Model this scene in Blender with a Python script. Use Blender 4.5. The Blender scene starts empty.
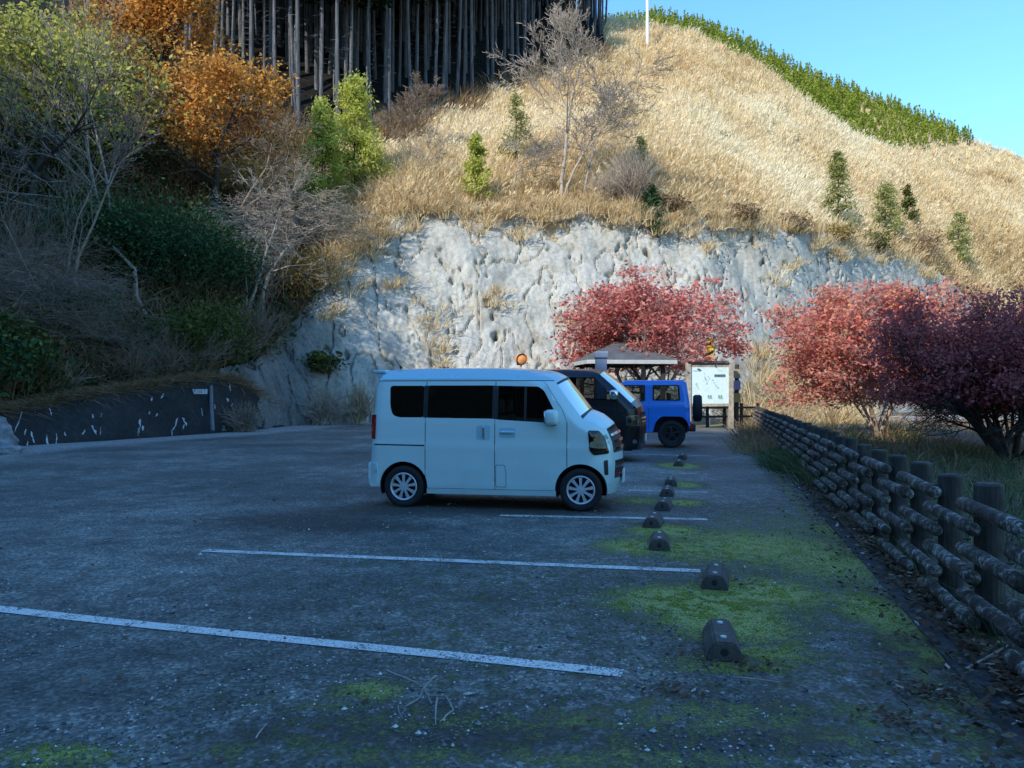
import bpy, bmesh, math, random
import numpy as np
from mathutils import Vector, noise
from mathutils.geometry import delaunay_2d_cdt

R = math.radians
scn = bpy.context.scene
COL = scn.collection
F, HZ, CH = 800.0, 392.0, 1.55          # focal length in px, horizon row, camera height


def gp(px, py, z=0.0):
    Y = F * (CH - z) / (py - HZ)
    return ((px - 512) / F * Y, Y)


def wp(px, py, Y):
    return np.array([(px - 512) / F * Y, Y, CH + (HZ - py) / F * Y])


# ------------------------------------------------------------------ materials
class NT:
    def __init__(self, name):
        self.m = bpy.data.materials.new(name)
        self.m.use_nodes = True
        self.t = self.m.node_tree
        self.t.nodes.clear()
        self.out = self.t.nodes.new("ShaderNodeOutputMaterial")

    def n(self, typ, **kw):
        x = self.t.nodes.new("ShaderNode" + typ)
        for k, v in kw.items():
            if k.startswith("i_"):
                key = k[2:]
                x.inputs[int(key) if key.isdigit() else key.replace("_", " ")].default_value = v
            else:
                setattr(x, k, v)
        return x

    def l(self, a, b):
        self.t.links.new(a, b)

    def coord(self, scale=None):
        c = self.n("TexCoord").outputs["Object"]
        if scale is not None:
            mp = self.n("Mapping")
            mp.inputs["Scale"].default_value = scale
            self.l(c, mp.inputs[0])
            c = mp.outputs[0]
        return c

    def noise(self, co, scale, detail=4, rough=.55):
        x = self.n("TexNoise")
        x.inputs["Scale"].default_value = scale
        x.inputs["Detail"].default_value = detail
        x.inputs["Roughness"].default_value = rough
        self.l(co, x.inputs["Vector"])
        return x.outputs["Fac"]

    def ramp(self, fac, stops, interp='LINEAR'):
        x = self.n("ValToRGB")
        cr = x.color_ramp
        cr.interpolation = interp
        while len(cr.elements) > 2:
            cr.elements.remove(cr.elements[-1])
        for i, (p, c) in enumerate(stops):
            e = cr.elements[i] if i < 2 else cr.elements.new(p)
            e.position = p
            if not hasattr(c, '__len__'):
                c = (c, c, c)
            e.color = (*c, 1)
        self.l(fac, x.inputs[0])
        return x.outputs[0]

    def math(self, op, a, b=None, clamp=False):
        x = self.n("Math", operation=op, use_clamp=clamp)
        for i, v in enumerate((a, b)):
            if v is None:
                continue
            if isinstance(v, (int, float)):
                x.inputs[i].default_value = v
            else:
                self.l(v, x.inputs[i])
        return x.outputs[0]

    def mix(self, fac, a, b, blend='MIX'):
        x = self.n("Mix", data_type='RGBA', blend_type=blend)
        for s, v in ((x.inputs[0], fac), (x.inputs[6], a), (x.inputs[7], b)):
            if isinstance(v, (int, float)):
                s.default_value = v
            elif isinstance(v, tuple):
                s.default_value = (*v, 1)
            else:
                self.l(v, s)
        return x.outputs[2]

    def attr(self, name):
        return self.n("Attribute", attribute_name=name).outputs["Fac"]

    def bump(self, h, strength=.3, dist=.02):
        b = self.n("Bump")
        b.inputs["Strength"].default_value = strength
        b.inputs["Distance"].default_value = dist
        self.l(h, b.inputs["Height"])
        return b.outputs[0]

    def bsdf(self, color, rough=.6, metal=0., normal=None, coat=0., spec=.5):
        b = self.n("BsdfPrincipled")
        for k, v in (("Base Color", color), ("Roughness", rough), ("Metallic", metal), ("Coat Weight", coat),
                     ("Specular IOR Level", spec)):
            if isinstance(v, tuple):
                b.inputs[k].default_value = (*v, 1)
            elif isinstance(v, (int, float)):
                b.inputs[k].default_value = v
            else:
                self.l(v, b.inputs[k])
        if normal is not None:
            self.l(normal, b.inputs["Normal"])
        return b.outputs[0]

    def done(self, sh):
        self.l(sh, self.out.inputs[0])
        return self.m


def flat(name, c, rough=.6, metal=0., coat=0., var=.12, scale=3., bump=0., spec=.5):
    t = NT(name)
    co = t.coord()
    f = t.noise(co, scale, 5, .6)
    lo = tuple(x * (1 - var * 1.6) for x in c)
    hi = tuple(min(1, x * (1 + var * 1.6)) for x in c)
    col = t.ramp(f, [(.25, lo), (.75, hi)])
    nr = t.bump(t.noise(co, scale * 8, 4), bump, .01) if bump else None
    return t.done(t.bsdf(col, rough, metal, nr, coat, spec))


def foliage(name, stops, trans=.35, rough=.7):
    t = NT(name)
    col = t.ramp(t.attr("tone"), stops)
    d = t.n("BsdfDiffuse")
    t.l(col, d.inputs[0])
    tr = t.n("BsdfTranslucent")
    t.l(col, tr.inputs[0])
    m = t.n("MixShader")
    m.inputs[0].default_value = trans
    t.l(d.outputs[0], m.inputs[1])
    t.l(tr.outputs[0], m.inputs[2])
    return t.done(m.outputs[0])


def glass(name, tint, gloss=.0, rough=.02, ior=1.5):
    t = NT(name)
    tr = t.n("BsdfTransparent")
    tr.inputs[0].default_value = (*tint, 1)
    g = t.n("BsdfGlossy")
    g.inputs["Roughness"].default_value = rough
    fr = t.n("Fresnel")
    fr.inputs[0].default_value = ior
    fac = t.math('ADD', fr.outputs[0], gloss, True)
    m = t.n("MixShader")
    t.l(fac, m.inputs[0])
    t.l(tr.outputs[0], m.inputs[1])
    t.l(g.outputs[0], m.inputs[2])
    return t.done(m.outputs[0])


def paint(name, c, rough=.3, coat=.6, metal=.0, dust=.25):
    t = NT(name)
    co = t.coord()
    f = t.noise(co, 2.2, 6, .65)
    g = t.ramp(f, [(.35, 0.), (.75, 1.)])
    sep = t.n("SeparateXYZ")
    t.l(co, sep.inputs[0])
    low = t.ramp(sep.outputs[2], [(.15, 1.), (.9, .25)])
    fac = t.math('MULTIPLY', t.math('MULTIPLY', g, low), dust)
    col = t.mix(fac, c, (.33, .31, .27))
    rg = t.math('ADD', t.math('MULTIPLY', g, .14), rough)
    return t.done(t.bsdf(col, rg, metal, None, coat))


M = {}
M['van_paint'] = paint("van_paint", (.58, .78, .78), .34, .45, .1, .30)
M['van_roof'] = paint("van_roof", (.38, .62, .70), .25, .6, .15, .2)
M['black_paint'] = paint("black_paint", (.003, .004, .007), .2, .12, 0, .02)
M['blue_paint'] = paint("blue_paint", (.02, .20, .70), .28, .5, 0, .10)
M['black_plastic'] = flat("black_plastic", (.012, .012, .014), .55)
M['rubber'] = flat("rubber", (.016, .016, .018), .85, var=.25, scale=14)
M['dark'] = flat("dark_interior", (.010, .010, .012), .9)
M['chrome'] = flat("chrome", (.75, .76, .78), .14, 1., var=.03)
M['alloy'] = flat("alloy", (.58, .59, .62), .35, .3, var=.05)
M['dark_alloy'] = flat("dark_alloy", (.045, .047, .05), .4, .6)
M['glass_dark'] = glass("privacy_glass", (.05, .055, .06), .01)
M['glass_clear'] = glass("clear_glass", (.55, .6, .6), .02)
M['glass_tint'] = glass("tinted_glass", (.34, .36, .36), .0, .02, 1.28)
M['windshield'] = glass("windshield_glass", (.32, .29, .25), .0, .02, 1.17)
M['lamp_lens'] = glass("lamp_lens", (.30, .32, .34), .03, .08)
M['seat'] = flat("seat_fabric", (.14, .135, .13), .9, var=.2, scale=20)
M['plate_white'] = flat("plate_white", (.7, .72, .7), .5)
M['red_lens'] = flat("red_lens", (.35, .02, .02), .2)
M['yellow'] = flat("yellow_sign_paint", (.80, .50, .02), .5)
M['orange'] = flat("orange_plastic", (.80, .33, .10), .5, var=.15)
M['sign_black'] = flat("sign_black", (.02, .02, .025), .5)
M['white_pole'] = flat("white_pole_paint", (.75, .75, .74), .5)
M['sign_white'] = flat("sign_white", (.62, .64, .66), .5)
M['old_wood'] = flat("weathered_timber", (.36, .31, .24), .85, var=.3, scale=6, bump=.4)
M['dark_wood'] = flat("dark_timber", (.045, .036, .030), .85, var=.35, scale=8, bump=.4)
M['fascia'] = flat("pale_fascia", (.48, .48, .45), .7)
M['pillar_blue'] = flat("blue_grey_pillar", (.24, .29, .38), .7, var=.1)
M['bark_dark'] = flat("dark_bark", (.055, .045, .038), .9, var=.4, scale=9)
M['bark_pale'] = flat("pale_bark", (.34, .30, .26), .9, var=.35, scale=7)
M['bark_twig'] = flat("twig_bark", (.40, .32, .245), .9, var=.3, scale=5)
M['bark_grey'] = flat("grey_twig_bark", (.26, .195, .145), .9, var=.3, scale=5)
M['straw_twig'] = flat("straw_twig", (.42, .32, .20), .9, var=.3, scale=5)
M['stone'] = flat("stone", (.22, .22, .22), .9, var=.35, scale=5, bump=.5)

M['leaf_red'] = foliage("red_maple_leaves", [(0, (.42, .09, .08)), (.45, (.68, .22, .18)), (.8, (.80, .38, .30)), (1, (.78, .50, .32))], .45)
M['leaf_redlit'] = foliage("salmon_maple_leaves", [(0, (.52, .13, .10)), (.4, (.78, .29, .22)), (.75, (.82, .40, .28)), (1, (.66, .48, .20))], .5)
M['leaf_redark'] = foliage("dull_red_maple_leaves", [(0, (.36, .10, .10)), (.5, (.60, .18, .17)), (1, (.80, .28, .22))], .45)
M['leaf_orange'] = foliage("orange_leaves", [(0, (.36, .14, .03)), (.4, (.64, .29, .065)), (.8, (.76, .41, .11)), (1, (.70, .48, .14))])
M['leaf_yellowgreen'] = foliage("yellow_green_leaves", [(0, (.18, .20, .04)), (.5, (.50, .50, .11)), (1, (.78, .66, .18))], .45)
M['leaf_evergreen'] = foliage("evergreen_leaves", [(0, (.016, .040, .020)), (.6, (.068, .135, .056)), (1, (.20, .26, .11))], .2)
M['leaf_olive'] = foliage("olive_leaves", [(0, (.03, .045, .012)), (.5, (.10, .12, .03)), (1, (.24, .25, .08))])
M['leaf_gold'] = foliage("dry_gold_leaves", [(0, (.20, .13, .05)), (.5, (.38, .27, .09)), (1, (.52, .42, .15))])
M['leaf_brown'] = foliage("dry_brown_leaves", [(0, (.16, .10, .055)), (.5, (.36, .24, .13)), (1, (.56, .43, .25))])
M['leaf_cypress'] = foliage("cypress_leaves", [(0, (.24, .29, .05)), (.45, (.56, .58, .12)), (1, (.80, .72, .25))], .5)
M['leaf_conifer'] = foliage("young_conifer_leaves", [(0, (.12, .15, .05)), (.5, (.40, .41, .14)), (1, (.66, .58, .26))], .45)
M['leaf_ridge'] = foliage("ridge_conifer_leaves", [(0, (.10, .15, .02)), (.5, (.24, .30, .04)), (1, (.42, .44, .08))])
M['leaf_cedar'] = foliage("cedar_leaves", [(0, (.007, .014, .007)), (.6, (.02, .04, .015)), (1, (.06, .09, .03))], .2)
M['pampas'] = foliage("pampas_grass", [(0, (.42, .28, .13)), (.35, (.72, .54, .29)), (.7, (.86, .70, .43)), (1, (.90, .80, .58))], .4)
M['verge_grass'] = foliage("verge_grass", [(0, (.04, .06, .025)), (.45, (.11, .15, .07)), (.8, (.24, .26, .13)), (1, (.42, .36, .20))], .3)
M['moss_blades'] = foliage("moss_blades", [(0, (.08, .11, .02)), (.5, (.24, .28, .045)), (1, (.44, .45, .10))], .3)
M['litter'] = foliage("leaf_litter", [(0, (.06, .035, .022)), (.5, (.16, .10, .065)), (.85, (.30, .21, .15)), (1, (.55, .48, .40))], .1)
M['pebble'] = foliage("pebbles", [(0, (.07, .07, .075)), (.6, (.18, .18, .18)), (.9, (.34, .34, .33)), (1, (.65, .65, .63))], .0)


def bark_cedar():
    t = NT("cedar_bark")
    co = t.coord((6, 6, .5))
    f = t.noise(co, 1.5, 5, .6)
    col = t.ramp(f, [(.32, (.045, .043, .044)), (.55, (.12, .118, .122)), (.72, (.26, .25, .245))])
    return t.done(t.bsdf(col, .9))


M['bark_cedar'] = bark_cedar()


def log_mat():
    t = NT("lichen_log")
    co = t.coord()
    f = t.noise(co, 9, 6, .7)
    g = t.noise(co, 38, 4, .65)
    s = t.math('ADD', t.math('MULTIPLY', f, .6), t.math('MULTIPLY', g, .4))
    col = t.ramp(s, [(.40, (.030, .022, .017)), (.50, (.075, .058, .046)), (.555, (.22, .205, .18)), (.62, (.54, .52, .48))])
    return t.done(t.bsdf(col, .85, 0, t.bump(s, .5, .02)))


def post_mat():
    t = NT("dark_log_post")
    co = t.coord((1, 1, .18))
    f = t.noise(co, 22, 6, .7)
    g = t.noise(t.coord(), 5, 4)
    s = t.math('ADD', t.math('MULTIPLY', f, .7), t.math('MULTIPLY', g, .3))
    col = t.ramp(s, [(.36, (.022, .018, .015)), (.55, (.060, .050, .040)), (.72, (.13, .12, .10))])
    return t.done(t.bsdf(col, .85, 0, t.bump(f, .5, .015)))


M['log'] = log_mat()
M['post'] = post_mat()


def kerb_mat():
    t = NT("old_concrete")
    co = t.coord()
    f = t.noise(co, 4, 6, .7)
    g = t.noise(co, 40, 3)
    s = t.math('ADD', t.math('MULTIPLY', f, .65), t.math('MULTIPLY', g, .35))
    col = t.ramp(s, [(.35, (.035, .036, .035)), (.55, (.075, .075, .075)), (.7, (.13, .12, .11))])
    return t.done(t.bsdf(col, .9, 0, t.bump(s, .4, .01)))


M['kerb'] = kerb_mat()


def stop_mat():
    t = NT("wheel_stop_concrete")
    co = t.coord()
    f = t.noise(co, 9, 5, .7)
    g = t.noise(co, 60, 3)
    s = t.math('ADD', t.math('MULTIPLY', f, .6), t.math('MULTIPLY', g, .4))
    col = t.ramp(s, [(.35, (.045, .040, .036)), (.52, (.095, .080, .068)), (.7, (.21, .15, .10))])
    return t.done(t.bsdf(col, .85, 0, t.bump(s, .5, .01)))


M['stop'] = stop_mat()


def asphalt():
    t = NT("asphalt")
    co = t.coord()
    big = t.noise(co, .35, 6, .6)
    mid = t.noise(co, 3.2, 5, .65)
    fine = t.n("TexVoronoi")
    fine.inputs["Scale"].default_value = 52
    t.l(co, fine.inputs["Vector"])
    fn = t.noise(co, 120, 2, .6)
    speck = t.ramp(fine.outputs["Color"], [(0, .30), (.6, .90), (.9, 1.7), (1, 3.4)])
    base = t.ramp(t.math('ADD', t.math('MULTIPLY', big, .55), t.math('MULTIPLY', mid, .45)),
                  [(.36, (.058, .057, .049)), (.5, (.145, .142, .123)), (.62, (.29, .28, .245))])
    col = t.mix(1., base, speck, 'MULTIPLY')
    # gravel / dust / dark soil / moss come from vertex masks broken up by noise
    n1 = t.noise(co, 7, 6, .7)
    n2 = t.noise(co, 26, 4, .7)
    brk = t.math('ADD', t.math('MULTIPLY', n1, .6), t.math('MULTIPLY', n2, .4))

    def mask(attr, lo, hi):
        v = t.math('ADD', t.attr(attr), t.math('MULTIPLY', t.math('SUBTRACT', brk, .5), 1.7))
        return t.ramp(v, [(lo, 0.), (hi, 1.)])
    gcol = t.mix(1., t.ramp(n2, [(.3, (.26, .25, .23)), (.7, (.48, .46, .42))]), speck, 'MULTIPLY')
    col = t.mix(t.math('MULTIPLY', mask("gravel", .4, .75), .85), col, gcol)
    col = t.mix(t.math('MULTIPLY', mask("soil", .4, .7), .8), col, t.ramp(n2, [(.3, (.014, .013, .012)), (.7, (.05, .043, .035))]))
    mv = t.math('ADD', t.attr("moss"), t.math('MULTIPLY', t.math('SUBTRACT', brk, .5), 2.7))
    msk = t.ramp(mv, [(.40, 0.), (.66, 1.)])
    mcol = t.ramp(t.noise(co, 55, 4, .7), [(.3, (.055, .068, .018)), (.46, (.22, .25, .052)), (.64, (.52, .53, .13))])
    mcol = t.mix(t.ramp(t.attr("moss"), [(.42, 0.), (.85, 1.)]), t.mix(1., mcol, (.30, .33, .40), 'MULTIPLY'), mcol)
    col = t.mix(t.math('MULTIPLY', msk, .93), col, mcol)
    h = t.math('ADD', t.math('MULTIPLY', fine.outputs["Distance"], .6), t.math('MULTIPLY', fn, .4))
    h = t.math('ADD', h, t.math('MULTIPLY', msk, t.math('MULTIPLY', n2, 2.5)))
    rough = t.ramp(mid, [(.3, .62), (.7, .85)])
    return t.done(t.bsdf(col, rough, 0, t.bump(h, .8, .01)))


M['asphalt'] = asphalt()


def line_mat():
    t = NT("worn_white_line")
    co = t.coord()
    f = t.noise(co, 70, 3, .7)
    g = t.noise(co, 4, 5, .7)
    wear = t.math('ADD', t.math('ADD', t.math('MULTIPLY', f, .75), t.math('MULTIPLY', g, .5)), t.math('MULTIPLY', t.attr("tone"), .25))
    a = t.ramp(wear, [(.63, 1.), (.74, 0.)])
    p = t.bsdf(t.ramp(g, [(.3, (.66, .63, .58)), (.7, (.88, .85, .80))]), .7, 0, t.bump(f, .4, .006))
    tr = t.n("BsdfTransparent")
    m = t.n("MixShader")
    t.l(a, m.inputs[0])
    t.l(tr.outputs[0], m.inputs[1])
    t.l(p, m.inputs[2])
    return t.done(m.outputs[0])


M['line'] = line_mat()


def hill_mat():
    t = NT("dry_hillside")
    co = t.coord()
    a = t.noise(co, .12, 6, .65)
    b = t.noise(co, 1.6, 6, .75)
    s = t.math('ADD', t.math('MULTIPLY', a, .4), t.math('MULTIPLY', b, .6))
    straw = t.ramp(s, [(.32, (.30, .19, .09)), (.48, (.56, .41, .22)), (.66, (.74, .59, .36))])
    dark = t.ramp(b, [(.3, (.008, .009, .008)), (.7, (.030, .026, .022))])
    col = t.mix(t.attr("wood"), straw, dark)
    return t.done(t.bsdf(col, .95, 0, t.bump(b, .8, .25), 0, .1))


M['hill'] = hill_mat()


def rock_mat():
    t = NT("sprayed_rock")
    co = t.coord()
    st = t.coord((1.2, 1.2, .28))
    a = t.noise(st, 1.1, 8, .68)
    b = t.noise(co, 4.5, 6, .72)
    c = t.noise(co, .22, 4, .6)
    d = t.noise(t.coord((1, 1, .22)), 13, 5, .75)
    s = t.math('ADD', t.math('ADD', t.math('MULTIPLY', a, .36), t.math('MULTIPLY', b, .26)), t.math('ADD', t.math('MULTIPLY', c, .18), t.math('MULTIPLY', d, .20)))
    col = t.ramp(s, [(.37, (.15, .142, .118)), (.45, (.35, .335, .285)), (.53, (.49, .47, .405)), (.66, (.64, .615, .54))])
    warm = t.ramp(t.noise(co, .6, 5, .7), [(.56, 0.), (.70, .55)])
    col = t.mix(warm, col, (.42, .33, .21))
    v = t.n("TexNoise")
    v.inputs["Scale"].default_value = 2.1
    v.inputs["Detail"].default_value = 5
    v.inputs["Roughness"].default_value = .6
    t.l(t.coord((1, 1, .3)), v.inputs["Vector"])
    ck = t.ramp(t.math('ABSOLUTE', t.math('SUBTRACT', v.outputs["Fac"], .5)), [(.0, 1.), (.022, 0.)])
    col = t.mix(t.math('MULTIPLY', ck, t.ramp(c, [(.4, 0.), (.6, .75)])), col, (.10, .098, .09))
    col = t.mix(t.math('MULTIPLY', t.attr("dark"), .8), col, t.ramp(s, [(.40, (.035, .036, .034)), (.55, (.13, .13, .125)), (.68, (.34, .335, .32))]))  # shade over the left end of the face, painted into the rock colour
    return t.done(t.bsdf(col, .92, 0, t.bump(t.math('ADD', d, b), .45, .06), 0, .2))


M['rock'] = rock_mat()


def wall_mat():
    t = NT("dark_sprayed_wall")
    co = t.coord()
    a = t.noise(co, .7, 6, .7)
    b = t.noise(co, 7, 6, .75)
    s = t.math('ADD', t.math('MULTIPLY', a, .5), t.math('MULTIPLY', b, .5))
    col = t.ramp(s, [(.35, (.008, .010, .010)), (.5, (.020, .023, .023)), (.68, (.052, .054, .050))])
    return t.done(t.bsdf(col, .9, 0, t.bump(b, .9, .08)))


M['wall'] = wall_mat()
M['stain'] = flat("lime_stain", (.42, .44, .46), .8, var=.2, scale=12)


def soil_mat():
    t = NT("verge_soil")
    co = t.coord()
    a = t.noise(co, .8, 6, .7)
    b = t.noise(co, 12, 5, .75)
    s = t.math('ADD', t.math('MULTIPLY', a, .45), t.math('MULTIPLY', b, .55))
    col = t.ramp(s, [(.35, (.045, .034, .024)), (.5, (.12, .09, .06)), (.68, (.25, .20, .13))])
    return t.done(t.bsdf(col, .95, 0, t.bump(b, .8, .05)))


M['soil'] = soil_mat()
M['road'] = flat("pale_road", (.40, .37, .34), .85, var=.15, scale=.8)


def board_mat():
    t = NT("map_panel")
    co = t.coord()
    a = t.noise(co, 2.3, 5, .6)
    col = t.ramp(a, [(.40, (.62, .80, .79)), (.52, (.70, .84, .83)), (.60, (.60, .78, .71)), (.72, (.72, .84, .82))])
    return t.done(t.bsdf(col, .45))


M['map'] = board_mat()

# ------------------------------------------------------------------ mesh helpers


class MB:
    def __init__(self):
        self.v, self.f, self.m, self.t, self.nv = [], [], [], [], 0

    def add(self, v, f, m=0, tone=None):
        v = np.asarray(v, np.float32).reshape(-1, 3)
        if isinstance(f, np.ndarray):
            self.f.append((f.astype(np.int32) + self.nv, m))
        else:
            by = {}
            for q in f:
                by.setdefault(len(q), []).append(q)
            for q in by.values():
                self.f.append((np.array(q, np.int32) + self.nv, m))
        self.v.append(v)
        if tone is None:
            tone = np.full(len(v), .5, np.float32)
        self.t.append(np.broadcast_to(np.asarray(tone, np.float32), (len(v),)))
        self.nv += len(v)
        return self

    def build(self, name, mats, parent=None, smooth=False, attrs=None):
        if not isinstance(mats, (list, tuple)):
            mats = [mats]
        me = bpy.data.meshes.new(name)
        V = np.concatenate(self.v)
        me.vertices.add(len(V))
        me.vertices.foreach_set("co", V.ravel())
        loops = np.concatenate([f.ravel() for f, _ in self.f])
        cnt = np.concatenate([np.full(len(f), f.shape[1], np.int32) for f, _ in self.f])
        mi = np.concatenate([np.full(len(f), m, np.int32) for f, m in self.f])
        start = np.concatenate([[0], np.cumsum(cnt)[:-1]]).astype(np.int32)
        me.loops.add(len(loops))
        me.loops.foreach_set("vertex_index", loops)
        me.polygons.add(len(cnt))
        me.polygons.foreach_set("loop_start", start)
        me.polygons.foreach_set("material_index", mi)
        me.polygons.foreach_set("use_smooth", np.full(len(cnt), bool(smooth)))
        for m in mats:
            me.materials.append(m if not isinstance(m, str) else M[m])
        me.update(calc_edges=True)
        a = me.attributes.new("tone", 'FLOAT', 'POINT')
        a.data.foreach_set("value", np.concatenate(self.t))
        for k, arr in (attrs or {}).items():
            b = me.attributes.new(k, 'FLOAT', 'POINT')
            b.data.foreach_set("value", np.asarray(arr, np.float32))
        o = bpy.data.objects.new(name, me)
        COL.objects.link(o)
        if parent is not None:
            o.parent = parent
        return o


def tag(o, label=None, cat=None, group=None, kind=None):
    for k, v in (("label", label), ("category", cat), ("group", group), ("kind", kind)):
        if v:
            o[k] = v
    return o


def empty(name, loc=(0, 0, 0), rz=0., label=None, cat=None, group=None):
    o = bpy.data.objects.new(name, None)
    COL.objects.link(o)
    o.empty_display_size = .2
    o.location = loc
    o.rotation_euler = (0, 0, rz)
    return tag(o, label, cat, group)


def copy_thing(o, loc, rz=None, scale=None, label=None, group=None):
    c = o.copy()
    COL.objects.link(c)
    c.location = loc
    if rz is not None:
        c.rotation_euler = (0, 0, rz)
    if scale is not None:
        c.scale = scale
    if label:
        c['label'] = label
    if group:
        c['group'] = group
    for ch in list(o.children):
        d = ch.copy()
        COL.objects.link(d)
        d.parent = c
        for g in list(ch.children):
            e = g.copy()
            COL.objects.link(e)
            e.parent = d
    return c


def tubes(mb, P0, P1, R0, R1, n=5, m=0, tone=.5):
    P0 = np.asarray(P0, float).reshape(-1, 3)
    P1 = np.asarray(P1, float).reshape(-1, 3)
    N = len(P0)
    R0 = np.broadcast_to(np.asarray(R0, float), (N,))
    R1 = np.broadcast_to(np.asarray(R1, float), (N,))
    d = P1 - P0
    d /= np.linalg.norm(d, axis=1, keepdims=True) + 1e-9
    ref = np.where(np.abs(d[:, 2:3]) > .9, [[1., 0, 0]], [[0, 0, 1.]])
    u = np.cross(d, ref)
    u /= np.linalg.norm(u, axis=1, keepdims=True)
    w = np.cross(d, u)
    a = np.arange(n) / n * 2 * np.pi
    ring = np.cos(a)[None, :, None] * u[:, None, :] + np.sin(a)[None, :, None] * w[:, None, :]
    v = np.concatenate([P0[:, None] + ring * R0[:, None, None], P1[:, None] + ring * R1[:, None, None]], 1)
    base = (np.arange(N) * 2 * n)[:, None]
    i = np.arange(n)
    j = (i + 1) % n
    q = np.stack([i, j, n + j, n + i], 1)
    f = (base[:, :, None] + q[None]).reshape(-1, 4)
    tn = np.repeat(np.broadcast_to(np.asarray(tone, float), (N,)), 2 * n)
    mb.add(v.reshape(-1, 3), f, m, tn)


def capped(mb, p0, p1, r0, r1=None, n=12, m=0, cham=.0):
    """a closed round bar, optionally with chamfered ends"""
    r1 = r0 if r1 is None else r1
    p0, p1 = np.asarray(p0, float), np.asarray(p1, float)
    d = p1 - p0
    L = np.linalg.norm(d)
    d /= L
    ref = np.array([1., 0, 0]) if abs(d[2]) > .9 else np.array([0, 0, 1.])
    u = np.cross(d, ref)
    u /= np.linalg.norm(u)
    w = np.cross(d, u)
    st = [(0, r0 - cham), (cham, r0), (L - cham, r1), (L, r1 - cham)] if cham else [(0, r0), (L, r1)]
    a = np.arange(n) / n * 2 * np.pi
    v = []
    for s, r in st:
        v += [p0 + d * s + (u * math.cos(t) + w * math.sin(t)) * r for t in a]
    f = []
    k = len(st)
    for s in range(k - 1):
        for i in range(n):
            j = (i + 1) % n
            f.append((s * n + i, s * n + j, (s + 1) * n + j, (s + 1) * n + i))
    f.append(tuple(range(n))[::-1])
    f.append(tuple((k - 1) * n + i for i in range(n)))
    mb.add(v, f, m)


def box(mb, lo, hi, m=0, bev=0., rot=None, org=(0, 0, 0)):
    bm = bmesh.new()
    bmesh.ops.create_cube(bm, size=1)
    lo, hi = np.array(lo, float), np.array(hi, float)
    for v in bm.verts:
        v.co = Vector((lo + hi) / 2) + Vector([v.co[i] * (hi - lo)[i] for i in range(3)])
    if bev:
        bmesh.ops.bevel(bm, geom=list(bm.edges), offset=bev, segments=2, profile=.5, affect='EDGES')
    bm.verts.index_update()
    V = np.array([v.co[:] for v in bm.verts])
    if rot is not None:
        c, s = math.cos(rot), math.sin(rot)
        V = V @ np.array([[c, s, 0], [-s, c, 0], [0, 0, 1]])
    V = V + np.array(org)
    mb.add(V, [tuple(v.index for v in f.verts) for f in bm.faces], m)
    bm.free()


def lathe(mb, prof, n=24, axis='y', m=0, close=True, c=(0, 0, 0)):
    prof = np.array(prof, float)
    a = np.arange(n) / n * 2 * np.pi
    rr, hh = prof[:, 0][:, None], prof[:, 1][:, None]
    x, y, z = rr * np.cos(a), rr * np.sin(a), hh + 0 * a
    v = {'z': (x, y, z), 'y': (x, z, y), 'x': (z, x, y)}[axis]
    v = np.stack(v, -1).reshape(-1, 3) + np.array(c)
    k = len(prof)
    f = []
    for s in range(k if close else k - 1):
        s2 = (s + 1) % k
        for i in range(n):
            j = (i + 1) % n
            f.append((s * n + i, s * n + j, s2 * n + j, s2 * n + i))
    mb.add(v, f, m)


def rand_frames(rng, N, flatness=0.):
    nr = rng.normal(size=(N, 3))
    nr[:, 2] += np.sign(nr[:, 2] + 1e-9) * flatness
    nr /= np.linalg.norm(nr, axis=1, keepdims=True)
    t = rng.normal(size=(N, 3))
    u = np.cross(nr, t)
    u /= np.linalg.norm(u, axis=1, keepdims=True) + 1e-9
    w = np.cross(nr, u)
    return u, w


def leaves(mb, C, size, rng, tone, flatness=0., aspect=.6, m=0):
    C = np.asarray(C, float)
    N = len(C)
    u, w = rand_frames(rng, N, flatness)
    s = (size * rng.uniform(.6, 1.35, N))[:, None]
    v = np.stack([C - u * s, C - w * s * aspect, C + u * s, C + w * s * aspect], 1).reshape(-1, 3)
    f = np.arange(4 * N).reshape(N, 4)
    mb.add(v, f, m, np.repeat(np.clip(tone, 0, 1), 4))


def blades(mb, P, D, L, W, bend, rng, tone, m=0):
    """curved two-segment blades"""
    P, D = np.asarray(P, float), np.asarray(D, float)
    N = len(P)
    D = D / (np.linalg.norm(D, axis=1, keepdims=True) + 1e-9)
    L = np.broadcast_to(L, (N,))[:, None]
    W = np.broadcast_to(W, (N,))[:, None]
    side = np.cross(D, rng.normal(size=(N, 3)))
    side /= np.linalg.norm(side, axis=1, keepdims=True) + 1e-9
    h = D.copy()
    h[:, 2] = 0
    h += rng.normal(size=(N, 3)) * [.25, .25, 0]
    mid = P + D * L * .55
    tip = mid + (D + h * bend) * L * .45
    tip[:, 2] -= (bend * .15 * L)[:, 0]
    v = np.stack([P - side * W / 2, P + side * W / 2, mid + side * W * .45, mid - side * W * .45, tip], 1).reshape(-1, 3)
    b = np.arange(N) * 5
    mb.add(v, np.stack([b, b + 1, b + 2, b + 3], 1), m, np.repeat(np.clip(tone, 0, 1), 5))
    mb.f.append((np.stack([b + 3, b + 2, b + 4], 1).astype(np.int32) + mb.nv - 5 * N, m))


def fnoise(P, scale, octv=4, seed=0.):
    return np.array([noise.fractal(Vector((p[0] * scale + seed, p[1] * scale - seed, p[2] * scale + 2 * seed)), .9, 2.1, octv) for p in P])


def grid_mesh(mb, V, nr, nc, m=0):
    i = np.arange(nr - 1)[:, None] * nc + np.arange(nc - 1)[None]
    f = np.stack([i, i + 1, i + nc + 1, i + nc], -1).reshape(-1, 4)
    mb.add(V, f, m)


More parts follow.
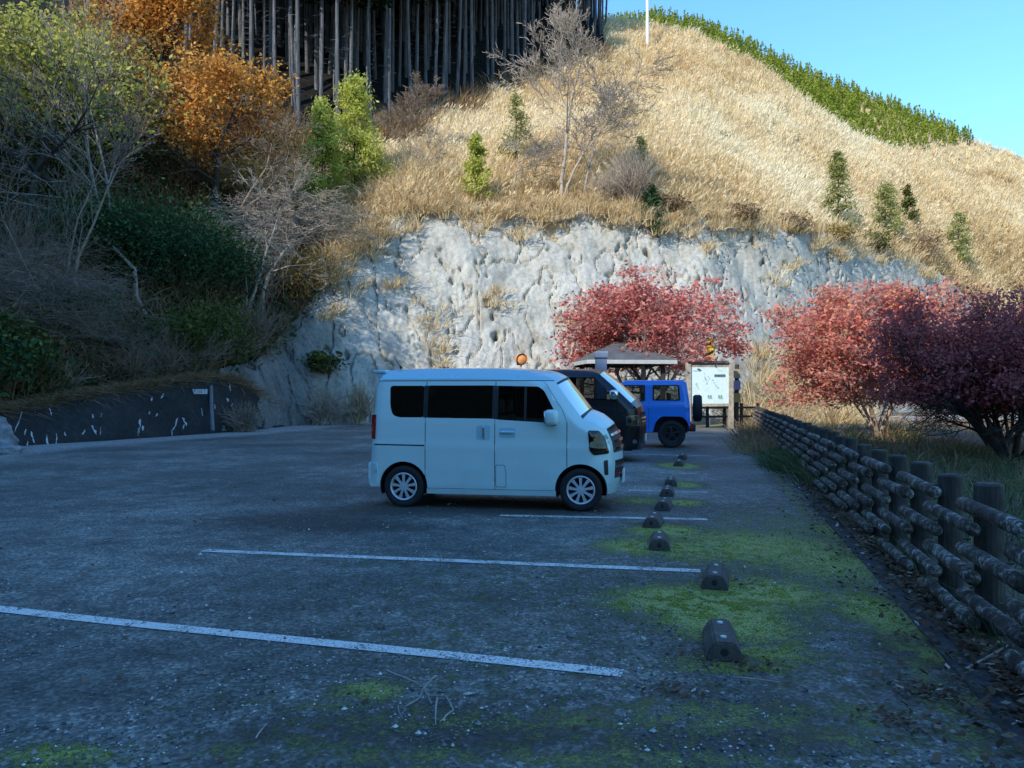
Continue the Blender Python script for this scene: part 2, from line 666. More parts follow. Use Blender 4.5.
# ------------------------------------------------------------------ terrain
PX = np.array([-700, -300, -100, 0, 100, 200, 260, 300, 340, 370, 400, 450, 500, 560, 600, 640, 700, 760, 800, 850, 900, 945, 1000, 1060, 1200, 1500, 2000.])
YF = np.array([10, 15, 19, 22.7, 25.7, 29.7, 33.7, 37.8, 39.7, 40.5, 42, 42.7, 43.2, 44, 44.5, 45, 46.5, 49, 52, 57, 64, 70, 78, 86, 105, 125, 150.])
YT = np.array([12, 17, 21, 24.7, 27.9, 31.9, 36.4, 41.2, 44.2, 46, 48, 49, 50, 50.5, 51, 51.5, 53, 56, 59, 64, 70, 75, 82, 90, 110, 132, 158.])
PT = np.array([300, 385, 402, 407, 393, 380, 365, 320, 268, 234, 207, 204, 210, 209, 208, 211, 216, 223, 229, 241, 253, 277, 330, 350, 368, 378, 383.])
Y2 = np.array([26, 33, 39, 41, 45, 51, 57, 60, 62, 63, 66, 70, 75, 83, 90, 76, 77, 79, 81, 84, 88, 92, 98, 106, 126, 148, 176.])
P2 = np.array([60, 95, 105, 118, 122, 137, 146, 150, 152, 148, 135, 115, 95, 70, 46, 112, 119, 146, 161, 181, 196, 213, 231, 246, 280, 310, 330.])
Y3 = np.array([44, 66, 92, 102, 105, 105, 105, 105, 105, 105, 105, 106, 107, 107, 106, 104, 103, 103, 103, 104, 107, 110, 114, 121, 140, 162, 190.])
P3 = np.array([-20, -20, -60, -85, -90, -95, -95, -95, -95, -95, -90, -70, -40, -5, 15, 25, 33, 68, 98, 131, 153, 163, 175, 188, 225, 265, 300.])
DPX = np.arange(-700, 2001, 5.)


def smooth_tab(a, k=5):
    d = np.interp(DPX, PX, a)
    ker = np.hanning(2 * k + 3)
    ker /= ker.sum()
    pad = np.pad(d, k + 1, mode='edge')
    return np.convolve(pad, ker, 'valid')


def zof(P, Y):
    return CH + (HZ - P) / F * Y


TY = [smooth_tab(a) for a in (YF, YT, Y2, Y3)]
TZ = [0 * TY[0]] + [smooth_tab(zof(p, y)) for p, y in ((PT, YT), (P2, Y2), (P3, Y3))]
TY.append(TY[3] + 30)
TZ.append(TZ[3] - 10)


def prof(px):
    return (np.array([np.interp(px, DPX, t) for t in TY]), np.array([np.interp(px, DPX, t) for t in TZ]))


def surf_t(px, t):
    """t: 0 foot, 1 cliff top, 2 mid, 3 ridge, 4 behind -> point"""
    ys, zs = prof(px)
    Y = np.interp(t, range(5), ys)
    Z = np.interp(t, range(5), zs)
    return np.array([(px - 512) / F * Y, Y, Z])


def surf(px, Y):
    ys, zs = prof(px)
    return np.array([(px - 512) / F * Y, Y, np.interp(Y, ys, zs)])


def surf_many(px, t):
    ys = np.stack([np.interp(px, DPX, a) for a in TY], 1)
    zs = np.stack([np.interp(px, DPX, a) for a in TZ], 1)
    i = np.clip(t.astype(int), 0, 3)
    fr = t - i
    k = np.arange(len(px))
    Y = ys[k, i] * (1 - fr) + ys[k, i + 1] * fr
    Z = zs[k, i] * (1 - fr) + zs[k, i + 1] * fr
    return np.stack([(px - 512) / F * Y, Y, Z], 1)


def build_hill():
    ts = np.concatenate([[0, .35, .7], np.linspace(1, 2, 22), np.linspace(2, 3, 30)[1:], np.linspace(3, 4, 8)[1:]])
    cols = np.arange(-700, 2001, 8.)
    T, Pp = np.meshgrid(ts, cols, indexing='ij')
    V = surf_many(Pp.ravel(), T.ravel())
    low = np.clip(1 - T.ravel(), 0, 1)
    # under the rock face and the wall the hillside core stays well behind them
    V[:, 1] += low * 3.0
    V[:, 0] = (Pp.ravel() - 512) / F * V[:, 1]
    V[:, 2] -= np.where(low > 0, .4, 0)
    nz = fnoise(V, .11, 5, 3.) * np.clip((T.ravel() - .9) * 1.2, 0, 1) * 1.1
    V[:, 2] += nz * np.where(T.ravel() > 1.05, 1, .3)
    mb = MB()
    grid_mesh(mb, V, len(ts), len(cols))
    p, t = Pp.ravel(), T.ravel()
    edge = np.where(p < 330, .9, 2.0)
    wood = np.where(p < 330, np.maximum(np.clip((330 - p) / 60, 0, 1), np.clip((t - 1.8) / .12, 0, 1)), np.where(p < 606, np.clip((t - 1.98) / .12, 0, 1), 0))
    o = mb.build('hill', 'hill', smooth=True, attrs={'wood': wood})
    tag(o, kind='structure')


build_hill()


def build_rock():
    cols = np.arange(228, 985, 1.35)
    ts = np.linspace(-.03, 1.04, 120)
    T, Pp = np.meshgrid(ts, cols, indexing='ij')
    p, t = Pp.ravel(), T.ravel()
    ys = [np.interp(p, DPX, a) for a in TY[:2]]
    zs = [np.interp(p, DPX, a) for a in TZ[:2]]
    Y = ys[0] + (ys[1] - ys[0]) * (np.clip(t, 0, 2) ** 1.15 if False else t)
    Z = zs[0] + (zs[1] - zs[0]) * np.sign(t) * np.abs(t) ** .86
    Z = np.where(t > 1, zs[1] + (t - 1) * 4, Z)
    V = np.stack([(p - 512) / F * Y, Y, Z], 1)
    Q = V * np.array([1, 1, .55])
    n1 = fnoise(Q, .13, 3, 1.)
    n2 = np.abs(fnoise(Q, .75, 4, 7.))
    n3 = fnoise(Q, 2.4, 4, 11.)
    n4 = np.abs(fnoise(V * np.array([1, 1, .35]), .55, 3, 31.))
    crack = -np.clip(.05 - n4, 0, .05) * 9
    def vor(sc, seed):
        out = np.empty(len(V))
        for k, p in enumerate(V):
            d = noise.voronoi(Vector((p[0] * sc + seed, p[1] * sc, p[2] * sc * .62)))[0]
            out[k] = d[1] - d[0]
        return out
    v1, v2 = vor(.62, 3.), vor(1.7, 9.)
    n5 = fnoise(V, 5.5, 3, 17.)
    disp = n1 * 1.0 - n2 * .06 + n3 * .055 + n5 * .04 + crack + .055 * np.clip(v1 / .10, 0, 1) ** .6 + .035 * np.clip(v2 / .15, 0, 1) ** .6
    # pockets where lumps have broken out
    pk = np.clip(fnoise(V * np.array([1, 1, .6]), 1.05, 2, 23.) - .62, 0, .3) * -3.2
    disp = disp + pk
    fade = np.clip((1.04 - t) * 8, 0, 1)
    V[:, 1] -= disp * fade * .9 + .25
    V[:, 2] += disp * fade * .35
    mb = MB()
    grid_mesh(mb, V, len(ts), len(cols))
    painted_shade = np.clip((372 - p + 34 * n1) / 80, 0, 1)  # mask for the painted shade, growing towards the left end of the face
    o = mb.build('rock_face', 'rock', smooth=True, attrs={'dark': painted_shade})
    tag(o, kind='structure')


build_rock()

# far hill with the conifer plantation
FX = np.array([480, 560, 640, 655, 700, 760, 830, 900, 975, 1024, 1100, 1300, 1700.])
FP = np.array([45, 30, 20, 16, 24, 50, 84, 109, 140, 156, 186, 240, 300.])


def far_pt(px, t):
    y0 = np.interp(px, [480, 900, 1100, 1700], [125, 130, 150, 230])
    y1 = y0 + 42
    p1 = np.interp(px, FX, FP)
    p0 = np.interp(px, [480, 640, 760, 880, 1000, 1100, 1700], [110, 100, 140, 205, 235, 260, 345])
    z0, z1 = zof(p0, y0), zof(p1, y1)
    Y = y0 + (y1 - y0) * t
    Z = np.where(t <= 1, z0 + (z1 - z0) * t, z1 - (t - 1) * 40)
    return np.stack([(px - 512) / F * Y, Y, Z], -1)


def build_far():
    cols = np.arange(480, 1701, 10.)
    ts = np.concatenate([np.linspace(0, 1, 14), [1.3, 2.]])
    T, Pp = np.meshgrid(ts, cols, indexing='ij')
    V = far_pt(Pp.ravel(), T.ravel())
    V[:, 2] += fnoise(V, .05, 4, 5.) * .8
    mb = MB()
    grid_mesh(mb, V, len(ts), len(cols))
    tag(mb.build('far_hill', 'hill', smooth=True, attrs={'wood': np.zeros(len(V))}), kind='structure')
    rng = np.random.default_rng(5)
    mb = MB()
    n = 0
    Cs, tn = [], []
    while n < 2300:
        px = rng.uniform(600, 982)
        t = rng.uniform(.05, 1.0) ** .6
        q = far_pt(np.array([px]), np.array([t]))[0]
        py = HZ - (q[2] - CH) / q[1] * F
        lim = np.interp(px, [600, 880, 905, 960, 982], [400, 400, 152, 147, 142])
        if py > lim:
            continue
        n += 1
        h = rng.uniform(1.7, 3.4)
        k = 40
        u = rng.uniform(0, 1, k) ** .8
        a = rng.uniform(0, 6.283, k)
        rad = (1 - u) * h * .27 * rng.uniform(.5, 1, k)
        Cs.append(np.stack([q[0] + rad * np.cos(a), q[1] + rad * np.sin(a), q[2] + u * h], 1))
        tn.append(np.clip(.15 + .6 * u + rng.normal(0, .12, k) + rng.normal(0, .12), 0, 1))
    leaves(mb, np.concatenate(Cs), .25, rng, np.concatenate(tn), 0, .45)
    tag(mb.build('conifer_forest', 'leaf_ridge'), 'young green conifer plantation along the far ridge under the sky', 'forest', kind='stuff')


build_far()


def build_shade_hill():
    """the steep valley side behind the photographer that keeps the car park in shade"""
    n = np.array([.661, .751])
    l = np.array([.751, -.661])
    qs = np.linspace(-14, -150, 36)
    ls = np.linspace(-330, 260, 110)
    Q, L = np.meshgrid(qs, ls, indexing='ij')
    q, s = Q.ravel(), L.ravel()
    XY = q[:, None] * n + s[:, None] * l
    z = np.interp(-q, [14, 40, 76, 90, 150], [-.4, 27, 74.3, 68, 30])
    z = z + np.interp(s, [-120, -60, -34, -22, -12, 0, 40], [0, .2, 1.0, .5, -.8, -2.0, -1.5]) * np.clip((-q - 30) / 40, 0, 1)
    z = z * np.interp(s, [-120, -78, 20, 62], [.12, 1, 1, .12])
    V = np.concatenate([XY, z[:, None]], 1)
    amp = np.clip((-q - 14) / 20, 0, 1)
    V[:, 2] += fnoise(V, .05, 5, 2.) * 1.8 * amp
    mb = MB()
    grid_mesh(mb, V, len(qs), len(ls))
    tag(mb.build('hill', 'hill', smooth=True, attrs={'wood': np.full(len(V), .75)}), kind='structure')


build_shade_hill()

# ------------------------------------------------------------------ ground, parking lot, lines


def fence_x(Y):
    return 3.05 + .254 * (Y - 5.1)


def build_ground():
    mb = MB()
    S = 700.
    mb.add([(-S, -S, -.06), (S, -S, -.06), (S, S, -.06), (-S, S, -.06)], [(0, 1, 2, 3)])
    tag(mb.build('ground', 'soil'), kind='structure')
    mb = MB()
    # pale road beyond the maples
    a = [(12.5, 46), (17, 42), (60, 58), (120, 92), (118, 100), (56, 69)]
    mb.add([(x, y, -.05) for x, y in a], [(0, 1, 2, 3, 4, 5)])
    tag(mb.build('road', 'road'), kind='structure')


build_ground()

# moss patches etc. : photo position -> ground position
MOSS = [(560, 720, .9, .3, .56), (420, 720, .9, .35, .52), (720, 715, .9, .4, .60), (860, 715, .5, .4, .55), (640, 755, 1.2, .2, .60), (300, 745, .9, .25, .52), (420, 755, .7, .2, .56), (722, 615, .55, .7, 1.0), (690, 598, .7, .55, 1.0), (760, 590, .6, .6, .95), (650, 600, .5, .4, .8), (640, 545, .5, .5, 1.0),
        (665, 530, .5, .5, 1.0), (690, 548, .6, .8, .8), (760, 545, 1.3, 1.3, .85), (830, 560, .9, 1.2, .85), (880, 610, .35, .8, .9),
        (850, 530, .5, .8, .9), (770, 650, .4, .3, .75), (735, 665, .5, .2, .7), (690, 660, .25, .25, .6), (800, 525, 1.0, 1.6, .6),
        (372, 688, .22, .16, .85), (335, 702, .3, .15, .6), (60, 752, .35, .14, .8), (250, 700, .6, .2, .45), (930, 650, .2, .3, .7),
        (985, 700, .15, .2, .7), (850, 740, .6, .2, .55), (640, 740, .8, .25, .5), (560, 700, .6, .25, .4), (500, 600, .9, .6, .42),
        (400, 560, 1.2, .8, .4), (640, 500, .45, .5, .75), (684, 502, .3, .4, 1.), (682, 484, .35, .5, 1.), (678, 465, .5, .9, 1.),
        (560, 640, 1.0, .5, .35), (300, 580, 1.4, .8, .3), (730, 440, 1.2, 2.5, .5), (760, 452, .6, 3, .75), (735, 425, 2.5, 2.5, .8)]
SOIL = [(300, 520, 1.5, .9, .75), (420, 508, 1.6, .8, .95), (520, 508, 1.8, .7, .9), (250, 525, .9, .6, .6), (340, 525, 1.5, .5, .8),
        (735, 600, .35, .25, .7), (742, 655, .3, .18, .8), (690, 690, .5, .2, .6), (450, 720, .8, .2, .5), (860, 640, .3, .5, .4), (560, 740, 1., .3, .5),
        (330, 735, .9, .25, .7), (700, 740, 1.0, .25, .8), (470, 728, 1.2, .35, .8), (760, 710, .7, .3, .75), (880, 690, .5, .5, .6), (900, 650, .25, .5, .7), (590, 700, .7, .25, .6), (130, 700, .8, .3, .45), (60, 640, 1.2, .5, .4), (420, 625, 1.2, .4, .35)]
GRAV = [(860, 700, .5, .6, .6), (830, 640, .4, .5, .5), (150, 740, .8, .3, .5), (420, 690, .35, .25, .45), (520, 496, 1.2, .5, .55),
        (640, 488, .8, .8, .6), (330, 505, 1.4, .8, .45), (450, 470, 3, 2.5, .5), (900, 740, .5, .3, .5), (640, 680, .5, .25, .4), (580, 478, 2., 1., .6),
        (200, 470, 4, 2, .35), (640, 465, 1.2, 1.5, .55)]


def blob(XY, lst):
    r = np.zeros(len(XY))
    for px, py, rx, ry, s in lst:
        x, y = gp(px, py)
        d = ((XY[:, 0] - x) / rx) ** 2 + ((XY[:, 1] - y) / ry) ** 2
        r = np.maximum(r, s * np.exp(-d * .66))
    return r


WF_Y = np.array([np.interp(p, DPX, TY[0]) for p in DPX])
WF_X = (DPX - 512) / F * WF_Y


def build_lot():
    # rows follow depth; far edge follows the foot of wall and rock face
    Ys = np.concatenate([np.linspace(-6, 2.5, 14)[:-1], 2.5 * (46 / 2.5) ** np.linspace(0, 1, 300)])
    us = np.linspace(0, 1, 240)
    sel = (DPX >= -700) & (DPX <= 420)
    fy, fx = WF_Y[sel], WF_X[sel]
    xl = np.interp(Ys, fy, fx) + .0
    xr = fence_x(Ys) - .27
    xr = np.where(Ys > 30, xr + (Ys - 30) * .15, xr)
    xl = np.minimum(xl, xr - 1)
    U, YY = np.meshgrid(us, Ys)
    XX = xl[:, None] + (xr - xl)[:, None] * U
    V = np.stack([XX.ravel(), YY.ravel(), 0 * XX.ravel()], 1)
    XY = V[:, :2]
    moss = blob(XY, MOSS)
    soil = blob(XY, SOIL)
    grav = blob(XY, GRAV)
    dl = XY[:, 0] - np.repeat(xl, len(us))
    dr = np.repeat(xr, len(us)) - XY[:, 0]
    grav = np.maximum(grav, np.clip(1.5 - dl / 2.6, 0, 1.2) * (XY[:, 1] > 14))
    soil = np.maximum(soil, np.clip(.9 - dr / .42, 0, .85))
    moss = np.maximum(moss, .40 * np.clip((XY[:, 0] + 3.5) / 3, 0, 1) * np.clip((11 - XY[:, 1]) / 4, 0, 1))
    moss = np.maximum(moss, .52 * np.clip((XY[:, 0] - .254 * XY[:, 1] + .45) / .5, 0, 1) * np.clip((16 - XY[:, 1]) / 6, 0, 1) * np.clip((XY[:, 1] - 4.2) / 1.2, 0, 1))
    moss = np.maximum(moss, np.clip(.62 - np.abs(dr - .35) / .6, 0, .6))
    # gentle settlement of the surface
    V[:, 2] = -.012 + .02 * np.array([noise.noise(Vector((x * .35, y * .35, 0))) for x, y in XY]) * np.clip(Ys.repeat(len(us)) * 0 + 1, 0, 1)
    mb = MB()
    grid_mesh(mb, V, len(Ys), len(us))
    o = mb.build('parking_lot', 'asphalt', smooth=True, attrs={'moss': moss, 'soil': soil, 'gravel': grav})
    tag(o, kind='structure')
    return o


build_lot()


def lot_z(x, y):
    return -.012 + .02 * noise.noise(Vector((x * .35, y * .35, 0)))


LINES = [((-60, 601), (622, 673), .0), ((205, 549), (700, 570), .1), ((500, 514.5), (707, 519), .15), ((628, 489.8), (707, 491.6), .3),
         ((655, 471.9), (707, 473.6), .4), ((600, 453.2), (712, 455.6), .3)]


def build_lines():
    for k, (a, b, w) in enumerate(LINES):
        p, q = np.array(gp(*a)), np.array(gp(*b))
        d = (q - p) / np.linalg.norm(q - p)
        nrm = np.array([-d[1], d[0]])
        n = 60
        V, tn = [], []
        for i in range(n + 1):
            c = p + (q - p) * i / n
            for s in (-.062, .062):
                x, y = c + nrm * s
                V.append((x, y, lot_z(x, y) + .006))
                tn.append(w + (.12 if k == 0 and i > n - 3 else 0))
        f = [(2 * i, 2 * i + 2, 2 * i + 3, 2 * i + 1) for i in range(n)]
        o = MB().add(V, f, 0, np.array(tn)).build('parking_line', 'line')
        tag(o, kind='structure')


build_lines()


def build_kerb():
    mb = MB()
    y = 1.0
    rng = random.Random(3)
    ang = math.atan2(1, .254)
    while y < 24:
        x = fence_x(y) - .34
        box(mb, (0, -.075, -.1), (.59, .075, .004 + rng.uniform(-.016, .008)), 0, .012, ang + rng.uniform(-.012, .012), (x, y, 0))
        y += .6 * math.sin(ang)
    tag(mb.build('kerb', 'kerb'), kind='structure')
    # verge soil bank between kerb and the maples
    Ys = np.linspace(-4, 44, 120)
    us = np.linspace(0, 1, 30)
    U, YY = np.meshgrid(us, Ys)
    XX = fence_x(YY) - .30 + np.where(YY > 30, (YY - 30) * .15, 0) + U * 26
    V = np.stack([XX.ravel(), YY.ravel(), 0 * XX.ravel()], 1)
    V[:, 2] = .015 + fnoise(V, .9, 4, 4.) * .035 - .06 * np.clip(U.ravel() * 3, 0, 1)
    V[:, 2] = np.maximum(V[:, 2], -.04)
    mb = MB()
    grid_mesh(mb, V, len(Ys), len(us))
    tag(mb.build('verge_ground', 'soil', smooth=True), kind='structure')


build_kerb()

# ------------------------------------------------------------------ log fence


def build_fence():
    n_post = 37
    sp = .852
    fd = np.array([.254, 1.0]) / math.hypot(.254, 1)
    side = np.array([-fd[1], fd[0]])
    pts = []
    y = 3.42
    for i in range(n_post):
        pts.append(np.array([fence_x(y), y]))
        y += sp
    root = empty('log_fence', (pts[0][0], pts[0][1], 0), 0, 'weathered log fence with three staggered rows of rails along the mossy kerb', 'fence')
    org = np.array([pts[0][0], pts[0][1], 0])
    rng = random.Random(8)
    far = MB()
    for i, p in enumerate(pts):
        mb = MB()
        h = .95 + rng.uniform(-.02, .02)
        r = .084 + rng.uniform(-.004, .004)
        lx, ly = rng.uniform(-.012, .012), rng.uniform(-.012, .012)
        b = np.array([p[0], p[1], -.1]) - org
        capped(mb, b, b + np.array([lx, ly, h + .1]), r * 1.03, r, 18, 0, .014)
        for z in (.76, .46):
            c = b + np.array([0, 0, .1 + z])
            e = c - np.array([side[0], side[1], 0]) * (r + .05)
            capped(mb, c, e, .009, .009, 6)
        mb.build('post', 'post', root, smooth=False)
        if i == n_post - 1:
            break
        q = pts[i + 1]
        hi = i % 2 == 1
        for z in ((.82, .53, .24) if hi else (.68, .385, .10)):
            a = p - fd * (.09 + rng.uniform(0, .03)) + side * .128
            c = q + fd * (.09 + rng.uniform(0, .03)) + side * .128
            rr = .046 + rng.uniform(-.003, .003)
            tgt = far if i >= 33 else MB()
            z0, z1 = z + rng.uniform(-.012, .012), z + rng.uniform(-.012, .012)
            # rough log: several short pieces with slightly different radius
            k = 5
            A, B = np.array([*a, z0]) - org, np.array([*c, z1]) - org
            P = [A + (B - A) * j / k + np.array([rng.uniform(-.001, .001), 0, rng.uniform(-.0015, .0015)]) for j in range(k + 1)]
            rad = [rr * rng.uniform(.985, 1.015) for _ in range(k + 1)]
            nn = 12
            d = (B - A) / np.linalg.norm(B - A)
            u = np.cross(d, [0, 0, 1.])
            u /= np.linalg.norm(u)
            w = np.cross(d, u)
            v, f = [], []
            P = [P[0]] + P + [P[-1]]
            P[0] = P[1] - d * .012
            P[-1] = P[-2] + d * .012
            rad = [rad[0] * .8] + rad + [rad[-1] * .8]
            for pp, ra in zip(P, rad):
                for t in range(nn):
                    an = t / nn * 6.28318
                    v.append(pp + (u * math.cos(an) + w * math.sin(an)) * ra * rng.uniform(.985, 1.015))
            for s in range(len(P) - 1):
                for t in range(nn):
                    t2 = (t + 1) % nn
                    f.append((s * nn + t, s * nn + t2, (s + 1) * nn + t2, (s + 1) * nn + t))
            f.append(tuple(range(nn))[::-1])
            f.append(tuple((len(P) - 1) * nn + t for t in range(nn)))
            tgt.add(v, f)
            if tgt is not far:
                tgt.build('rail', 'log', root, smooth=True)
    o = far.build('rail', 'log', root, smooth=True)
    o['kind'] = 'stuff'


build_fence()

# ------------------------------------------------------------------ wheel stops
STOPS = [(724, 660, 'nearest wheel stop, brown-faced concrete block in the patchy moss'),
         (714, 588, 'second nearest wheel stop, concrete block at the end of the long second white line'),
         (659, 550, 'third nearest wheel stop, dark block ringed by bright moss'),
         (651, 527, 'fourth wheel stop, dark block on the white line by the pale van'),
         (662, 510, 'fifth wheel stop from the camera, small block ahead of the pale van'),
         (666.5, 496, 'sixth wheel stop from the camera, block just before the short fourth white line'),
         (670.5, 486, 'seventh wheel stop from the camera, block just past the short fourth white line'),
         (678, 466, 'eighth wheel stop from the camera, block with a moss tuft near the black van'),
         (681.5, 459, 'farthest wheel stop, dark block in front of the black van')]


def build_stops():
    root = empty('wheel_stop', cat='wheel stop', group='concrete wheel stops along the end of the parking bays')
    bm = bmesh.new()
    L, wb, wt, h = .50, .21, .115, .118
    pr = [(-wb / 2, 0), (wb / 2, 0), (wb / 2, .035), (wt / 2, h), (-wt / 2, h), (-wb / 2, .035)]
    ra = [bm.verts.new((x, 0, z)) for x, z in pr]
    rb = [bm.verts.new((x, L, z)) for x, z in pr]
    bm.faces.new(ra)
    bm.faces.new(rb[::-1])
    for i in range(6):
        j = (i + 1) % 6
        bm.faces.new((ra[j], ra[i], rb[i], rb[j]))
    bmesh.ops.recalc_face_normals(bm, faces=bm.faces)
    bmesh.ops.bevel(bm, geom=list(bm.edges), offset=.010, segments=2, affect='EDGES')
    bmesh.ops.triangulate(bm, faces=[f for f in bm.faces if len(f.verts) > 4])
    for f in bm.faces:
        pass
    me = bpy.data.meshes.new('block')
    bm.to_mesh(me)
    bm.free()
    me.materials.append(M['stop'])
    o = bpy.data.objects.new('block', me)
    COL.objects.link(o)
    o.parent = root
    for y in (.10, .40):
        mb = MB()
        capped(mb, (0, y, h - .004), (0, y, h + .008), .019, .017, 12)
        mb.build('bolt_cap', 'sign_white', root)
    mb = MB()
    lathe(mb, [(.0, -.003), (.022, -.003), (.026, .004), (.0, .004)], 14, 'y', 0, False, (0, 0, .06))
    mb.build('drain_hole', 'sign_black', root)
    ang = -math.atan2(.254, 1)
    for i, (px, py, lab) in enumerate(STOPS):
        x, y = gp(px, py)
        if i == 0:
            root.location = (x, y, lot_z(x, y) - .005)
            root.rotation_euler = (0, 0, ang + .06)
            root['label'] = lab
        else:
            copy_thing(root, (x, y, lot_z(x, y) - .005), ang + random.Random(i).uniform(-.05, .07), None, lab)


build_stops()

# ------------------------------------------------------------------ vehicles


def dense(poly, seg=.04, closed=True):
    out = []
    n = len(poly)
    for i in range(n if closed else n - 1):
        a, b = np.array(poly[i], float), np.array(poly[(i + 1) % n], float)
        k = max(1, int(math.ceil(np.linalg.norm(b - a) / seg)))
        out += [a + (b - a) * j / k for j in range(k)]
    if not closed:
        out.append(np.array(poly[-1], float))
    return np.array(out)


def inside(P, poly):
    x, y = P[:, 0], P[:, 1]
    r = np.zeros(len(P), bool)
    n = len(poly)
    j = n - 1
    for i in range(n):
        xi, yi = poly[i]
        xj, yj = poly[j]
        c = ((yi > y) != (yj > y)) & (x < (xj - xi) * (y - yi) / (yj - yi + 1e-12) + xi)
        r ^= c
        j = i
    return r


def arc(cx, cz, r, a0, a1, n=14):
    return [(cx + r * math.cos(R(a)), cz + r * math.sin(R(a))) for a in np.linspace(a0, a1, n)]


def rounded(poly, r, n=4):
    out = []
    k = len(poly)
    for i in range(k):
        p, a, b = (np.array(poly[j % k], float) for j in (i, i - 1, i + 1))
        da, db = a - p, b - p
        la, lb = np.linalg.norm(da), np.linalg.norm(db)
        rr = min(r, la * .45, lb * .45)
        s, e = p + da / la * rr, p + db / lb * rr
        for t in np.linspace(0, 1, n + 1):
            out.append(tuple((1 - t) ** 2 * s + 2 * t * (1 - t) * p + t * t * e))
    return out


